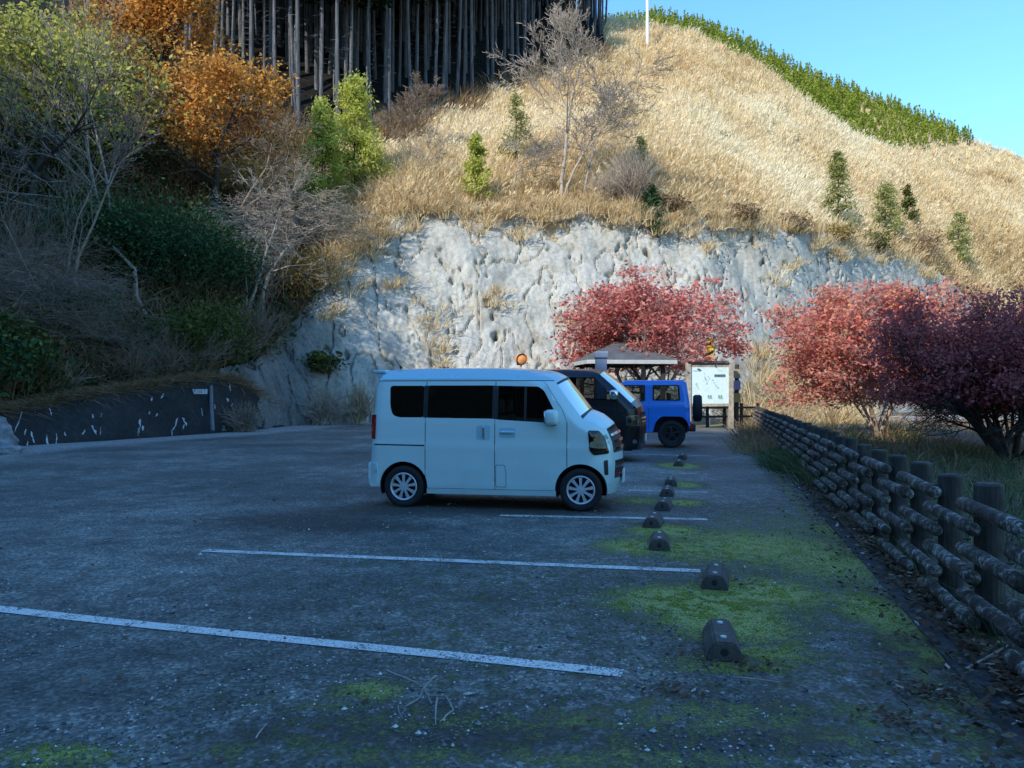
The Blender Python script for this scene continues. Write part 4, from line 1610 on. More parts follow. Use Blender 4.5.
def build_jeep():
    xw, yw = gp(671.5, 447.3)
    root = empty('small_suv', label='bright blue boxy little off-roader with a spare wheel on its back', cat='suv')
    yaw = math.pi - .19
    c, s = math.cos(yaw), math.sin(yaw)
    off = np.array([.54, .66])
    root.location = (xw - (c * off[0] - s * off[1]), yw - (s * off[0] + c * off[1]), -.012)
    root.rotation_euler = (0, 0, yaw)
    out = [(3.22, .52, .10, .6, .04), (3.36, .60, .10, .6, .04), (3.37, .95, .10, .6, .04), (3.33, 1.17, .07, .7, .03), (3.22, 1.22, .06, .8, .03), (2.40, 1.285, .06, .8, .03), (2.28, 1.30, .06, .8, .03),
           (2.09, 1.60, .06, .7, .04), (1.92, 1.83, .06, .8, .04), (1.82, 1.872, .06, 1., .03), (1.5, 1.885, .07, 1., .02), (.5, 1.885, .07, 1., .02), (.20, 1.872, .07, 1., .02), (.13, 1.82, .07, .8, .02),
           (.045, 1.24, .06, .8, .02), (.03, .60, .06, .8, .02), (.05, .50, .06, .8, .02)]
    wt = [(0, .74), (.5, .76), (1.1, .775), (1.20, .778), (1.235, .758), (1.8, .70), (1.9, .69)]
    car = Car(root, out, wt, 'blue_paint')
    K = car.knot
    o2 = [p[:2] for p in out]
    rx, fx, wz = .54, 2.93, .385

    def arch(cx, a):
        pts = [(-.50, .50), (-.44, .72), (-.30, .88), (.30, .88), (.44, .72), (.50, .50)]
        pts = rounded([(cx + p[0], p[1]) for p in pts], .1)[5:-5]
        return pts
    wins = [rounded([(.33, 1.755), (.30, 1.32), (1.06, 1.32), (1.06, 1.755)], .05), rounded([(1.27, 1.755), (1.27, 1.30), (2.12, 1.28), (2.10, 1.34), (1.88, 1.755)], .04)]
    poly = o2 + [(rx - .49, .50)] + arch(rx, 0) + [(rx + .5, .44), (fx - .5, .44)] + arch(fx, 0) + [(3.21, .5)] if False else \
        o2[:] + arch(rx, 0) + [(rx + .52, .44), (fx - .52, .44)] + arch(fx, 0)[:-2]
    car.panel('body_side', 'blue_paint', poly, wins, sp=.07)
    for w in wins:
        cc = np.mean(w, 0)
        car.panel('window', 'glass_clear', [tuple(cc + (np.array(p) - cc) * 1.02) for p in w], off=-.01, thick=.004, sp=.1)
    for w in wins:
        cc = np.mean(w, 0)
        car.panel('window_seal', 'black_plastic', [tuple(cc + (np.array(p) - cc) * 1.01) for p in w], [[tuple(cc + (np.array(p) - cc) * .93) for p in w]], off=.002, thick=.012, sp=.1)
    for xx, z0 in ((1.17, .48), (2.30, .48)):
        car.panel('door_seam', 'dark', [(xx - .004, z0), (xx + .004, z0), (xx + .004, 1.28), (xx - .004, 1.28)], off=.001, thick=.01, sp=.2)
    for cx in (rx, fx):
        a = np.array(arch(cx, 0))
        b_ = np.array([cx, .5]) + (a - np.array([cx, .5])) * 1.11
        car.panel('wheel_arch', 'blue_paint', [tuple(p) for p in a] + [tuple(p) for p in b_[::-1]], off=.025, thick=.03, sp=.05)
    for nm, i, j, m in (('front_panel', 0, 3, 'black_plastic'), ('hood', 3, 6, 'blue_paint'), ('windshield', 6, 8, 'glass_clear'), ('roof', 8, 13, 'blue_paint'), ('tailgate', 13, 16, 'blue_paint')):
        car.strip(nm, m, K[i], K[j], ns=12)
    for s in (-1, 1):
        mb = MB()
        lathe(mb, [(.11, 0), (.11, .03), (.001, .045), (.001, 0)], 20, 'x', 0, True, (3.385, s * .52, .98))
        mb.build('headlight', 'chrome', root)
        mb = MB()
        box(mb, (-.035, s * .62 - .12, .52), (.06, s * .62 + .12, .70), 0, .02)
        mb.build('tail_lamp', 'red_lens', root)
    mb = MB()
    box(mb, (-.12, -.70, .46), (.12, .70, .66), 0, .03)
    mb.build('rear_bumper', 'black_plastic', root)
    mb = MB()
    box(mb, (3.3, -.72, .42), (3.5, .72, .66), 0, .03)
    mb.build('front_bumper', 'black_plastic', root)
    mb = MB()
    r, w = .385, .12
    lathe(mb, [(.24, -w * .8), (r * .9, -w), (r, -w * .55), (r, w * .55), (r * .9, w), (.24, w * .8)], 30, 'x', 0, True, (-.19, .05, 1.10))
    sw = mb.build('spare_wheel', 'rubber', root, smooth=True)
    mb = MB()
    lathe(mb, [(.25, -w * .8), (.2, -w * .7), (.001, -w * .6), (.001, w * .8), (.25, w * .8)], 24, 'x', 0, True, (-.19, .05, 1.10))
    mb.build('rim', 'dark_alloy', sw)
    side_mirror(car, 2.12, 1.38, .76, 'black_plastic', .12, .18)
    for xx in (rx, fx):
        car.wheel(xx, wz, .38, .66, .20, 5, 'dark_alloy', .58)
        for s in (-1, 1):
            mb = MB()
            box(mb, (xx - .5, s * .55 - .2 if s > 0 else -.55 - .02, .5), (xx + .5, s * .55 + .02 if s > 0 else -.55 + .2, .9), 0)
            mb.build('wheel_well', 'dark', root)
    underbody(car, .1, 3.2, .62, .42, .62)
    car.seats((1.35, .65), .33, .72, 0, .78)
    mb = MB()
    box(mb, (2.0, -.65, .85), (2.3, .65, 1.24), 0, .04)
    mb.build('dashboard', 'black_plastic', root)


build_jeep()

# ------------------------------------------------------------------ shelter, boards, signs


def build_gazebo():
    c = wp(621, 428, 36.5)
    cx, cy = c[0], c[1]
    root = empty('rest_shelter', (cx, cy, 0), .12, 'open rest shelter with grey hipped roof standing under the red maple', 'shelter')
    hw, hd, ze, za = 1.98, 1.98, 2.90, 3.78
    mb = MB()
    e = [(-hw, -hd), (hw, -hd), (hw, hd), (-hw, hd)]
    v = [(x, y, ze) for x, y in e] + [(x, y, ze + .07) for x, y in e] + [(-.35, 0, za), (.35, 0, za)]
    mb.add(v, [(0, 3, 2, 1), (4, 5, 9, 8), (6, 7, 8, 9), (5, 6, 9), (7, 4, 8), (0, 1, 5, 4), (1, 2, 6, 5), (2, 3, 7, 6), (3, 0, 4, 7)])
    rf = mb.build('roof', flat("grey_roof_sheet", (.10, .11, .115), .6, var=.25, scale=2), root)
    mb = MB()
    for x0, y0, x1, y1 in ((-hw, -hd - .03, hw, -hd), (-hw, hd, hw, hd + .03), (-hw - .03, -hd, -hw, hd), (hw, -hd, hw + .03, hd)):
        box(mb, (x0, y0, ze - .13), (x1, y1, ze + .04))
    mb.build('fascia', 'fascia', rf)
    mb = MB()
    capped(mb, (-.38, 0, za), (.38, 0, za), .05, .05, 8)
    mb.build('ridge_cap', 'dark_wood', rf)
    for x, y in ((-1.5, -1.5), (1.5, -1.5), (1.5, 1.5), (-1.5, 1.5)):
        mb = MB()
        box(mb, (x - .09, y - .09, 0), (x + .09, y + .09, ze + .02), 0, .01)
        p = mb.build('post', 'dark_wood', root)
        mb = MB()
        sx = -np.sign(x)
        tubes(mb, [(x + sx * .05, y, 2.05)], [(x + sx * .62, y, 2.72)], .05, .05, 4)
        mb.build('brace', 'dark_wood', p)
    for y in (-1.5, 1.5):
        mb = MB()
        box(mb, (-1.75, y - .07, ze - .2), (1.75, y + .07, ze - .03))
        mb.build('beam', 'dark_wood', root)
    mb = MB()
    box(mb, (-1.3, .9, .40), (1.3, 1.35, .46), 0, .01)
    for x in (-1.1, 1.1):
        box(mb, (x - .06, .95, 0), (x + .06, 1.3, .40))
    mb.build('bench', 'old_wood', root)
    # blue-grey pillar in front of the shelter
    q = wp(601, 428, 31)
    root = empty('stone_pillar', (q[0], q[1], 0), .1, 'pale blue-grey pillar in front of the rest shelter roof', 'pillar')
    mb = MB()
    box(mb, (-.20, -.18, 0), (.20, .18, 2.85), 0, .03)
    mb.build('shaft', 'pillar_blue', root)
    mb = MB()
    box(mb, (-.26, -.24, 2.85), (.26, .24, 3.12), 0, .05)
    mb.build('cap', 'pillar_blue', root)
    mb = MB()
    box(mb, (-.32, -.3, 0), (.32, .3, .18), 0, .02)
    mb.build('base', 'pillar_blue', root)


build_gazebo()


def build_board():
    Y = 34.2
    k = Y / F
    x0, x1 = (688 - 512) * k, (731 - 512) * k
    root = empty('map_board', ((x0 + x1) / 2, Y, 0), .06, 'large pale map board on timber posts beside the blue off-roader', 'information board')
    hw = (x1 - x0) / 2
    zt = CH + (HZ - 362) * k
    zb = CH + (HZ - 403.5) * k
    zp = CH + (HZ - 367) * k
    for s in (-1, 1):
        mb = MB()
        box(mb, (s * hw - .10, -.11, -.05), (s * hw + .10, .11, zt), 0, .012)
        mb.build('post', 'old_wood', root)
    mb = MB()
    box(mb, (-hw + .1, -.06, zp), (hw - .1, .06, zt - .02), 0, .01)
    box(mb, (-hw + .1, -.06, zb - .12), (hw - .1, .06, zb), 0, .01)
    mb.build('frame', 'old_wood', root)
    mb = MB()
    box(mb, (-hw - .1, -.22, zt), (hw - .15, .22, zt + .05), 0, .01)
    mb.build('roof', flat("rust_brown_cap", (.16, .08, .06), .8), root)
    mb = MB()
    box(mb, (-hw + .1, -.045, zb), (hw - .1, .02, zp))
    pn = mb.build('map_panel', 'map', root)
    # printed marks: heading block, route, small drawings
    mb = MB()
    W, H = 2 * hw - .2, zp - zb

    def r(u0, v0, u1, v1, m):
        xx0, xx1 = -hw + .1 + u0 * W, -hw + .1 + u1 * W
        mb.add([(xx0, -.0485, zb + v0 * H), (xx1, -.0485, zb + v0 * H), (xx1, -.0485, zb + v1 * H), (xx0, -.0485, zb + v1 * H)], [(0, 1, 2, 3)], m)
    r(.62, .72, .92, .80, 0)
    rng = random.Random(4)
    for i in range(7):
        r(.64 + i * .038, .735, .664 + i * .038, .785, 1)
    for i in range(5):
        r(.07 + i * .035, .87, .095 + i * .035, .91, 2)
    for u, v in ((.45, .72), (.47, .66), (.44, .60), (.40, .52), (.56, .62), (.60, .55), (.63, .50), (.66, .44), (.70, .40), (.15, .45), (.18, .38), (.12, .5)):
        r(u, v, u + rng.uniform(.02, .05), v + rng.uniform(.03, .06), 2)
    for u in (.44, .50, .72, .78):
        r(u, .15, u + .05, .23, 3)
        r(u + .01, .12, u + .07, .16, 2)
    mb.build('print', [flat("print_slate", (.16, .25, .28), .6), flat("print_dark", (.05, .07, .08), .6), flat("print_teal", (.34, .50, .48), .6), flat("print_green", (.20, .36, .28), .6)], pn)
    # darker post with notices just right of the board
    q = wp(736, 428, 34.9)
    root = empty('notice_post', (q[0], q[1], 0), 0, 'dark weathered post with faded notices right of the map board', 'notice post')
    mb = MB()
    capped(mb, (0, 0, -.05), (0.05, 0, 2.75), .11, .09, 9)
    mb.build('post', 'dark_wood', root)
    for z, m in ((2.35, flat("notice_tan", (.36, .28, .17), .8)), (1.85, flat("notice_violet", (.26, .22, .36), .7)), (1.3, flat("notice_orange", (.42, .27, .10), .7))):
        mb = MB()
        box(mb, (-.14, -.13, z - .2), (.16, -.10, z + .2))
        mb.build('notice', m, root)
    # yellow road sign behind
    q = wp(709.5, 428, 38)
    k2 = 38 / F
    root = empty('warning_sign', (q[0], q[1], 0), 0, 'narrow yellow chevron road sign rising behind the map board', 'road sign')
    z0, z1 = CH + (HZ - 360) * k2, CH + (HZ - 341) * k2
    mb = MB()
    capped(mb, (0, .05, 0), (0, .05, z1), .04, .04, 8)
    mb.build('post', 'white_pole', root)
    mb = MB()
    box(mb, (-.21, -.01, z0), (.21, .02, z1 + .1), 0, .004)
    pl = mb.build('panel', 'yellow', root)
    mb = MB()
    for zc in (z0 + .30, z0 + .78):
        mb.add([(-.20, -.014, zc), (.0, -.014, zc + .05), (.20, -.014, zc + .20), (.20, -.014, zc + .07), (.02, -.014, zc - .07), (-.20, -.014, zc - .12)], [(0, 5, 4, 1), (1, 4, 3, 2)])
    mb.build('chevron', 'sign_black', pl)


build_board()


def rail_fence(name, label, p, q, n, h, mat, rails, r=.06, group=None):
    root = empty(name, (p[0], p[1], 0), 0, label, 'fence', group)
    p, q = np.array(p), np.array(q)
    for i in range(n):
        c = (q - p) * i / (n - 1)
        mb = MB()
        capped(mb, (c[0], c[1], -.05), (c[0], c[1], h), r * 1.3, r * 1.2, 9)
        mb.build('post', mat, root)
    for z in rails:
        mb = MB()
        d = q - p
        capped(mb, (0, -.09, z), (d[0], d[1] - .09, z), r * .8, r * .8, 8)
        mb.build('rail', mat, root)


rail_fence('post_and_rail_fence', 'low dark post and rail fence behind the map board', gp(690, 427.0), gp(758, 426.0), 5, 1.05, 'dark_wood', (.85, .45))


def build_mirror():
    Y = 38.5
    q = wp(521.5, 359.5, Y)
    root = empty('traffic_mirror', (q[0], q[1], 0), .25, 'round orange convex traffic mirror showing above the pale van roof', 'traffic mirror')
    mb = MB()
    capped(mb, (0, .08, 0), (0, .08, q[2] + .1), .045, .04, 10)
    mb.build('pole', 'orange', root)
    mb = MB()
    lathe(mb, [(.001, -.08), (.14, -.06), (.24, -.01), (.28, .04), (.28, .07), (.001, .07)], 28, 'y', 0, False, (0, 0, q[2]))
    mb.build('mirror_back', 'orange', root, smooth=True)
    mb = MB()
    a = np.linspace(-.25, math.pi + .25, 20)
    v = []
    for t in a:
        v += [(.285 * math.cos(t), -.10, q[2] + .285 * math.sin(t)), (.285 * math.cos(t), .20, q[2] + .285 * math.sin(t))]
    mb.add(v, [(2 * i, 2 * i + 2, 2 * i + 3, 2 * i + 1) for i in range(19)])
    mb.build('hood', 'orange', root)
    mb = MB()
    box(mb, (-.24, -.02, q[2] - .27), (-.04, .02, q[2] - .10))
    mb.build('bracket', 'dark', root)


build_mirror()


def build_pole():
    q = wp(648, 40, 96)
    q = surf(648, 97)
    root = empty('utility_pole', (q[0], q[1], q[2] - .5), 0, 'thin white pole on the crest of the grassy hill', 'pole')
    mb = MB()
    capped(mb, (0, 0, 0), (0, 0, 10), .22, .17, 10)
    mb.build('shaft', 'white_pole', root)
    mb = MB()
    box(mb, (-.9, -.06, 9.2), (.9, .06, 9.35))
    mb.build('crossarm', 'white_pole', root)


build_pole()


def build_wall():
    px = np.array([-420, -200, -60, 20, 60, 100, 150, 200, 235, 262, 291.])
    top = np.array([405, 412, 414, 412, 403, 396, 388, 380, 381, 399, 418.])
    cols = np.linspace(-420, 291, 300)
    ts = np.linspace(0, 1, 34)
    Yb = np.interp(cols, DPX, TY[0])
    Yt = Yb + .75
    zt = CH + (HZ - np.interp(cols, px, top)) / F * Yt
    zt = np.maximum(zt, .12)
    V = []
    for t in ts:
        Y = Yb + (Yt - Yb) * t - .3
        V.append(np.stack([(cols - 512) / F * Y, Y, zt * t - (.1 if t == 0 else 0)], 1))
    Y = Yt + .6
    V.append(np.stack([(cols - 512) / F * Y, Y, zt + .03], 1))
    V = np.concatenate(V)
    nz = fnoise(V, .8, 5, 9.) * .10
    V[:, 1] -= nz
    V[:, 2] += np.abs(nz) * .3
    mb = MB()
    grid_mesh(mb, V, len(ts) + 1, len(cols))
    body = V[:len(ts) * len(cols)].reshape(len(ts), len(cols), 3)
    # lime stains leaking from the weep holes (a white deposit on the wall face)
    rng = random.Random(6)
    ST = [(21, 418, 28, 1.6), (26, 432, 6, 2.), (33, 437, 12, 2.2), (29, 445, 8, 2.), (48, 441, 14, 2.6), (57, 440, 14, 2.), (66, 434, 4, 2.), (52, 404, 4, 2.2), (52, 412, 8, 1.8), (60, 397, 3, 2.),
          (84, 432, 5, 2.), (95, 430, 10, 4.), (102, 431, 8, 1.8), (93, 416, 4, 2.2), (102, 415, 4, 2.), (98, 387, 6, 2.2), (104, 389, 4, 1.6), (140, 426, 14, 3.2), (143, 428, 5, 5.), (152, 399, 4, 2.6), (163, 396, 5, 3.), (157, 415, 3, 2.),
          (150, 413, 3, 2.), (176, 424, 12, 2.2), (172, 433, 6, 2.), (185, 422, 9, 2.6), (184, 427, 5, 1.8), (202, 412, 8, 1.2), (215, 407, 5, 1.4), (230, 387, 8, 2.2), (228, 400, 4, 2.8), (232, 405, 3, 2.), (61, 402, 3, 1.5), (138, 432, 8, 1.2)]
    for sx, sy, hh, ww in ST:
        i = int(np.argmin(np.abs(cols - sx)))
        z_need = None
        colp = body[:, i]
        pys = HZ - (colp[:, 2] - CH) / colp[:, 1] * F
        k = 7
        lean = rng.uniform(-.55, .55) * hh
        L_, R_ = [], []
        for j in range(k + 1):
            yy = sy - hh / 2 + hh * j / k
            yy = min(max(yy, pys.min()), pys.max())
            jj = np.interp(-yy, -pys, np.arange(len(ts)))
            xx = sx - lean * (j / k - .5) + rng.uniform(-.5, .5)
            w2 = ww * rng.uniform(.08, .42) * (1 if 0 < j < k else .4)
            for lst, dx in ((L_, -w2), (R_, w2)):
                ii = np.interp(xx + dx, cols, np.arange(len(cols)))
                i0 = int(min(ii, len(cols) - 2))
                j0 = int(min(jj, len(ts) - 2))
                fi, fj = ii - i0, jj - j0
                P = (body[j0, i0] * (1 - fi) + body[j0, i0 + 1] * fi) * (1 - fj) + (body[j0 + 1, i0] * (1 - fi) + body[j0 + 1, i0 + 1] * fi) * fj
                lst.append(P - np.array([0, .03, -.005]))
        mb.add(np.array(L_ + R_), [(j, k + 1 + j, k + 2 + j, j + 1) for j in range(k)], 1)
    o = mb.build('retaining_wall', ['wall', 'stain'], smooth=True)
    tag(o, 'dark sprayed retaining wall with white lime stains below the wooded slope', 'wall')
    # drain pipe
    a = wp(211, 386, 31.0 - .2)
    b = wp(213, 431, 30.0 - .3)
    mb = MB()
    tubes(mb, [a, (a + b) / 2 - [0, .05, 0]], [(a + b) / 2 - [0, .05, 0], b], .07, .07, 8)
    tag(mb.build('drain_pipe', flat("grey_pipe", (.15, .16, .17), .7)), 'thin grey drain pipe running down the dark retaining wall', 'pipe')
    # small white sign with illegible lettering
    c = wp(200, 391.5, 30.0)
    root = empty('wall_sign', (c[0], c[1] - .15, c[2]), .30, 'small white lettered sign board high on the dark retaining wall', 'sign')
    mb = MB()
    box(mb, (-.31, -.012, -.09), (.31, .012, .09), 0, .004)
    pn = mb.build('panel', 'sign_white', root)
    mb = MB()
    rr = random.Random(2)
    for x0 in (-.27, -.16, -.03, .07, .18):
        for j in range(4):
            u, v = x0 + rr.uniform(0, .05), rr.uniform(-.055, .03)
            if j % 2:
                mb.add([(u, -.0145, v), (u + .05, -.0145, v), (u + .05, -.0145, v + .018), (u, -.0145, v + .018)], [(0, 1, 2, 3)])
            else:
                mb.add([(u, -.0148, v), (u + .016, -.0148, v), (u + .016, -.0148, v + .07), (u, -.0148, v + .07)], [(0, 1, 2, 3)])
    mb.build('lettering', flat("sign_blue_black", (.05, .07, .13), .6), pn)
    tubes_mb = MB()
    capped(tubes_mb, (-.2, .012, 0), (-.2, .3, 0), .012, .012, 6)
    capped(tubes_mb, (.2, .012, 0), (.2, .3, 0), .012, .012, 6)
    tubes_mb.build('bracket', 'alloy', root)


build_wall()


def boulder(name, c, s, label, seed):
    bm = bmesh.new()
    bmesh.ops.create_icosphere(bm, subdivisions=4, radius=1)
    for v in bm.verts:
        n = noise.fractal(v.co * 1.3 + Vector((seed, 0, 0)), .9, 2, 4)
        v.co = v.co * (1 + .3 * n)
        v.co = Vector((v.co.x * s[0], v.co.y * s[1], max(v.co.z, -.4) * s[2]))
    me = bpy.data.meshes.new(name)
    bm.to_mesh(me)
    bm.free()
    me.materials.append(M['stone'])
    o = bpy.data.objects.new(name, me)
    COL.objects.link(o)
    o.location = c
    tag(o, label, 'rock')


x, y = gp(-2, 452)
boulder('boulder', (x - .25, y, .15), (.7, .5, .75), 'pale grey boulder at the left end of the retaining wall', 3.)
x, y = gp(14, 452)
boulder('boulder', (x - .1, y - .3, .02), (.45, .35, .22), 'low flat stone lying in front of the grey boulder by the wall', 8.)

# ------------------------------------------------------------------ vegetation generators


def skeleton(seed, height, r0, levels=4, kids=3, spread=40, up=.25, first=.3, curve=.12, lean=(0, 0), ratio=.62, nseg=5, droop=0., side=None):
    rng = random.Random(seed)
    S, tips = [], []

    def norm(d):
        l = math.sqrt(d[0] ** 2 + d[1] ** 2 + d[2] ** 2) or 1
        return (d[0] / l, d[1] / l, d[2] / l)

    def branch(p, d, L, r, lev):
        n = nseg if lev == 0 else max(2, nseg - lev)
        for i in range(n):
            u = up if lev else .1
            d = norm((d[0] + rng.gauss(0, curve), d[1] + rng.gauss(0, curve), d[2] + rng.gauss(0, curve) + u * .25 - droop * lev * .12))
            q = (p[0] + d[0] * L / n, p[1] + d[1] * L / n, p[2] + d[2] * L / n)
            ra, rb = r * (1 - .72 * i / n), r * (1 - .72 * (i + 1) / n)
            S.append((p, q, ra, rb))
            p = q
            fr = (i + 1) / n
            if lev < levels and fr >= (first if lev == 0 else .2):
                for _ in range(kids if lev else kids):
                    if rng.random() < .15:
                        continue
                    az = rng.uniform(0, 6.283)
                    an = R(spread) * rng.uniform(.6, 1.25)
                    ref = (0, 0, 1) if abs(d[2]) < .9 else (1, 0, 0)
                    a = norm((d[1] * ref[2] - d[2] * ref[1], d[2] * ref[0] - d[0] * ref[2], d[0] * ref[1] - d[1] * ref[0]))
                    b = (d[1] * a[2] - d[2] * a[1], d[2] * a[0] - d[0] * a[2], d[0] * a[1] - d[1] * a[0])
                    c, s = math.cos(an), math.sin(an)
                    ca, sa = math.cos(az), math.sin(az)
                    dd = norm(tuple(d[k] * c + (a[k] * ca + b[k] * sa) * s for k in range(3)))
                    LL = L * ratio * rng.uniform(.7, 1.15) * (1.15 - .45 * fr if lev == 0 else 1 - .3 * fr)
                    branch(p, dd, LL, max(rb * .62, r * .2), lev + 1)
        tips.append((p, d, lev))
    branch((0, 0, -.1), norm((lean[0], lean[1], 1)), height, r0, 0)
    P0 = np.array([s[0] for s in S])
    P1 = np.array([s[1] for s in S])
    return P0, P1, np.array([s[2] for s in S]), np.array([s[3] for s in S]), np.array([t[0] for t in tips]), np.array([t[2] for t in tips])


def wood(mb, sk, rmin=.006, big=.03):
    P0, P1, a, b = sk[:4]
    a, b = np.maximum(a, rmin), np.maximum(b, rmin * .8)
    m = a > big
    if m.any():
        tubes(mb, P0[m], P1[m], a[m], b[m], 7)
    if (~m).any():
        tubes(mb, P0[~m], P1[~m], a[~m], b[~m], 3)


def fit(sk, height, width, depth=None):
    """scale a skeleton to a given overall height and width"""
    P = np.concatenate([sk[0], sk[1]])
    h = P[:, 2].max()
    wx = np.percentile(np.abs(P[:, 0] - 0), 98) * 2
    wy = np.percentile(np.abs(P[:, 1] - 0), 98) * 2
    s = np.array([width / wx, (depth or width) / wy, height / h])
    k = s.mean()
    return (sk[0] * s, sk[1] * s, sk[2], sk[3], sk[4] * s, sk[5])


def place_root(name, pos, label, cat, group=None):
    return empty(name, tuple(pos), 0, label, cat, group)


def tree(name, pos, label, cat, seed, height, width, r0, bark, leaf=None, nleaf=0, lsize=.12, lspread=.35, flat_=0., group=None, smin=.2, rmin=.008, tone_bias=0., stems=1, **kw):
    root = place_root(name, pos, label, cat, group)
    rng = np.random.default_rng(seed)
    mb = MB()
    tips = []
    for s in range(stems):
        kk = dict(kw)
        if stems > 1:
            a = s / stems * 6.283 + seed
            sp = kw.get('stem_lean', .45)
            kk['lean'] = (math.cos(a) * sp * rng.uniform(.6, 1.3), math.sin(a) * sp * rng.uniform(.6, 1.3))
        kk.pop('stem_lean', None)
        sk = skeleton(seed * 31 + s, height, r0 * (1 if s == 0 else rng.uniform(.6, .95)), **kk)
        P = np.concatenate([sk[0], sk[1]])
        hz = P[:, 2].max()
        sc = height / hz * (1 if s == 0 else rng.uniform(.8, 1.))
        sk = tuple(x * np.array([1, 1, sc]) if i in (0, 1, 4) else x for i, x in enumerate(sk))
        tips.append((sk, sc))
    P = np.concatenate([np.concatenate([s[0][0], s[0][1]]) for s in tips])
    wx = (np.percentile(P[:, 0], 99) - np.percentile(P[:, 0], 1)) or 1
    k = width / wx
    al = []
    for sk, sc in tips:
        z = np.array([k, k, 1.])
        sk = tuple(x * z if i in (0, 1, 4) else x for i, x in enumerate(sk))
        wood(mb, sk, rmin)
        al.append(sk[4][sk[5] >= kw.get('levels', 4) - 1])
    mb.build('trunk', bark, root, smooth=True)
    if leaf and nleaf:
        T = np.concatenate(al)
        T = T[T[:, 2] > height * smin]
        idx = rng.integers(0, len(T), nleaf)
        C = T[idx] + rng.normal(0, 1, (nleaf, 3)) * lspread * np.array([1, 1, .34 if flat_ > 1 else .8])
        clump = rng.normal(0, .16, len(T))[idx]
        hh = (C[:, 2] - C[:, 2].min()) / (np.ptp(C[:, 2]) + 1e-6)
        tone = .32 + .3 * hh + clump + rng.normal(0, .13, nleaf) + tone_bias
        mb = MB()
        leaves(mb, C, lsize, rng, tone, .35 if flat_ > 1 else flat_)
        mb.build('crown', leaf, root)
    return root


def conifer(name, pos, label, cat, seed, height, width, leaf, n=1500, group=None, lsize=.14, base=.04, power=.8, trunk_r=.08, sparse=0.):
    root = place_root(name, pos, label, cat, group)
    rng = np.random.default_rng(seed)
    mb = MB()
    tubes(mb, [(0, 0, -.2), (0, 0, height * .5)], [(0, 0, height * .5), (.02, 0, height * .97)], [trunk_r, trunk_r * .6], [trunk_r * .6, .01], 7)
    nb = int(height * 14)
    t = rng.uniform(base, .98, nb)
    a = rng.uniform(0, 6.283, nb)
    ln = (1 - t) ** power * width / 2 * rng.uniform(.65, 1.15, nb) + .08
    P0 = np.stack([0 * t, 0 * t, t * height], 1)
    D = np.stack([np.cos(a), np.sin(a), rng.uniform(.0, .45, nb)], 1)
    P1 = P0 + D * ln[:, None]
    tubes(mb, P0, P1, .018, .006, 3)
    mb.build('trunk', 'bark_dark', root, smooth=True)
    n = int(n * 1.7)
    lsize *= .85
    i = rng.integers(0, nb, n)
    u = rng.uniform(.15, 1.05, n) ** .7
    C = P0[i] + (P1 - P0)[i] * u[:, None] + rng.normal(0, .09 * width / 2 + .03, (n, 3))
    C[:, 2] -= .1 * u * ln[i]
    tone = .15 + .45 * u + rng.normal(0, .13, n) + rng.normal(0, .13, nb)[i]
    mb = MB()
    leaves(mb, C, lsize, rng, tone, .2, .38)
    mb.build('crown', leaf, root)
    return root


def bush(name, pos, label, cat, seed, rx, rz, leaf, n=1400, bark='bark_grey', lsize=.09, twigs=60, group=None, clump=14, ry=None):
    root = place_root(name, pos, label, cat, group)
    rng = np.random.default_rng(seed)
    ry = ry or rx
    mb = MB()
    a = rng.uniform(0, 6.283, twigs)
    e = rng.uniform(.25, 1.45, twigs)
    L = rng.uniform(.7, 1.1, twigs)
    P1 = np.stack([np.cos(a) * np.cos(e) * rx * L, np.sin(a) * np.cos(e) * ry * L, np.sin(e) * rz * 1.9 * L], 1)
    mid = P1 * .5 + rng.normal(0, .12, (twigs, 3)) * rx + [0, 0, rz * .12]
    z = np.zeros((twigs, 3))
    tubes(mb, np.concatenate([z, mid]), np.concatenate([mid, P1]), np.r_[np.full(twigs, .02), np.full(twigs, .012)], np.r_[np.full(twigs, .012), np.full(twigs, .005)], 3)
    mb.build('stems', bark, root)
    c = rng.normal(0, 1, (clump, 3))
    c /= np.linalg.norm(c, axis=1, keepdims=True)
    c = c * rng.uniform(.25, .85, (clump, 1)) * [rx, ry, rz] + [0, 0, rz]
    i = rng.integers(0, clump, n)
    C = c[i] + rng.normal(0, .30, (n, 3)) * [rx, ry, rz]
    C[:, 2] = np.maximum(C[:, 2], .05)
    tone = .3 + .25 * C[:, 2] / (2 * rz) + rng.normal(0, .14, n) + rng.normal(0, .14, clump)[i]
    mb = MB()
    leaves(mb, C, lsize, rng, tone, .1)
    mb.build('foliage', leaf, root)
    return root


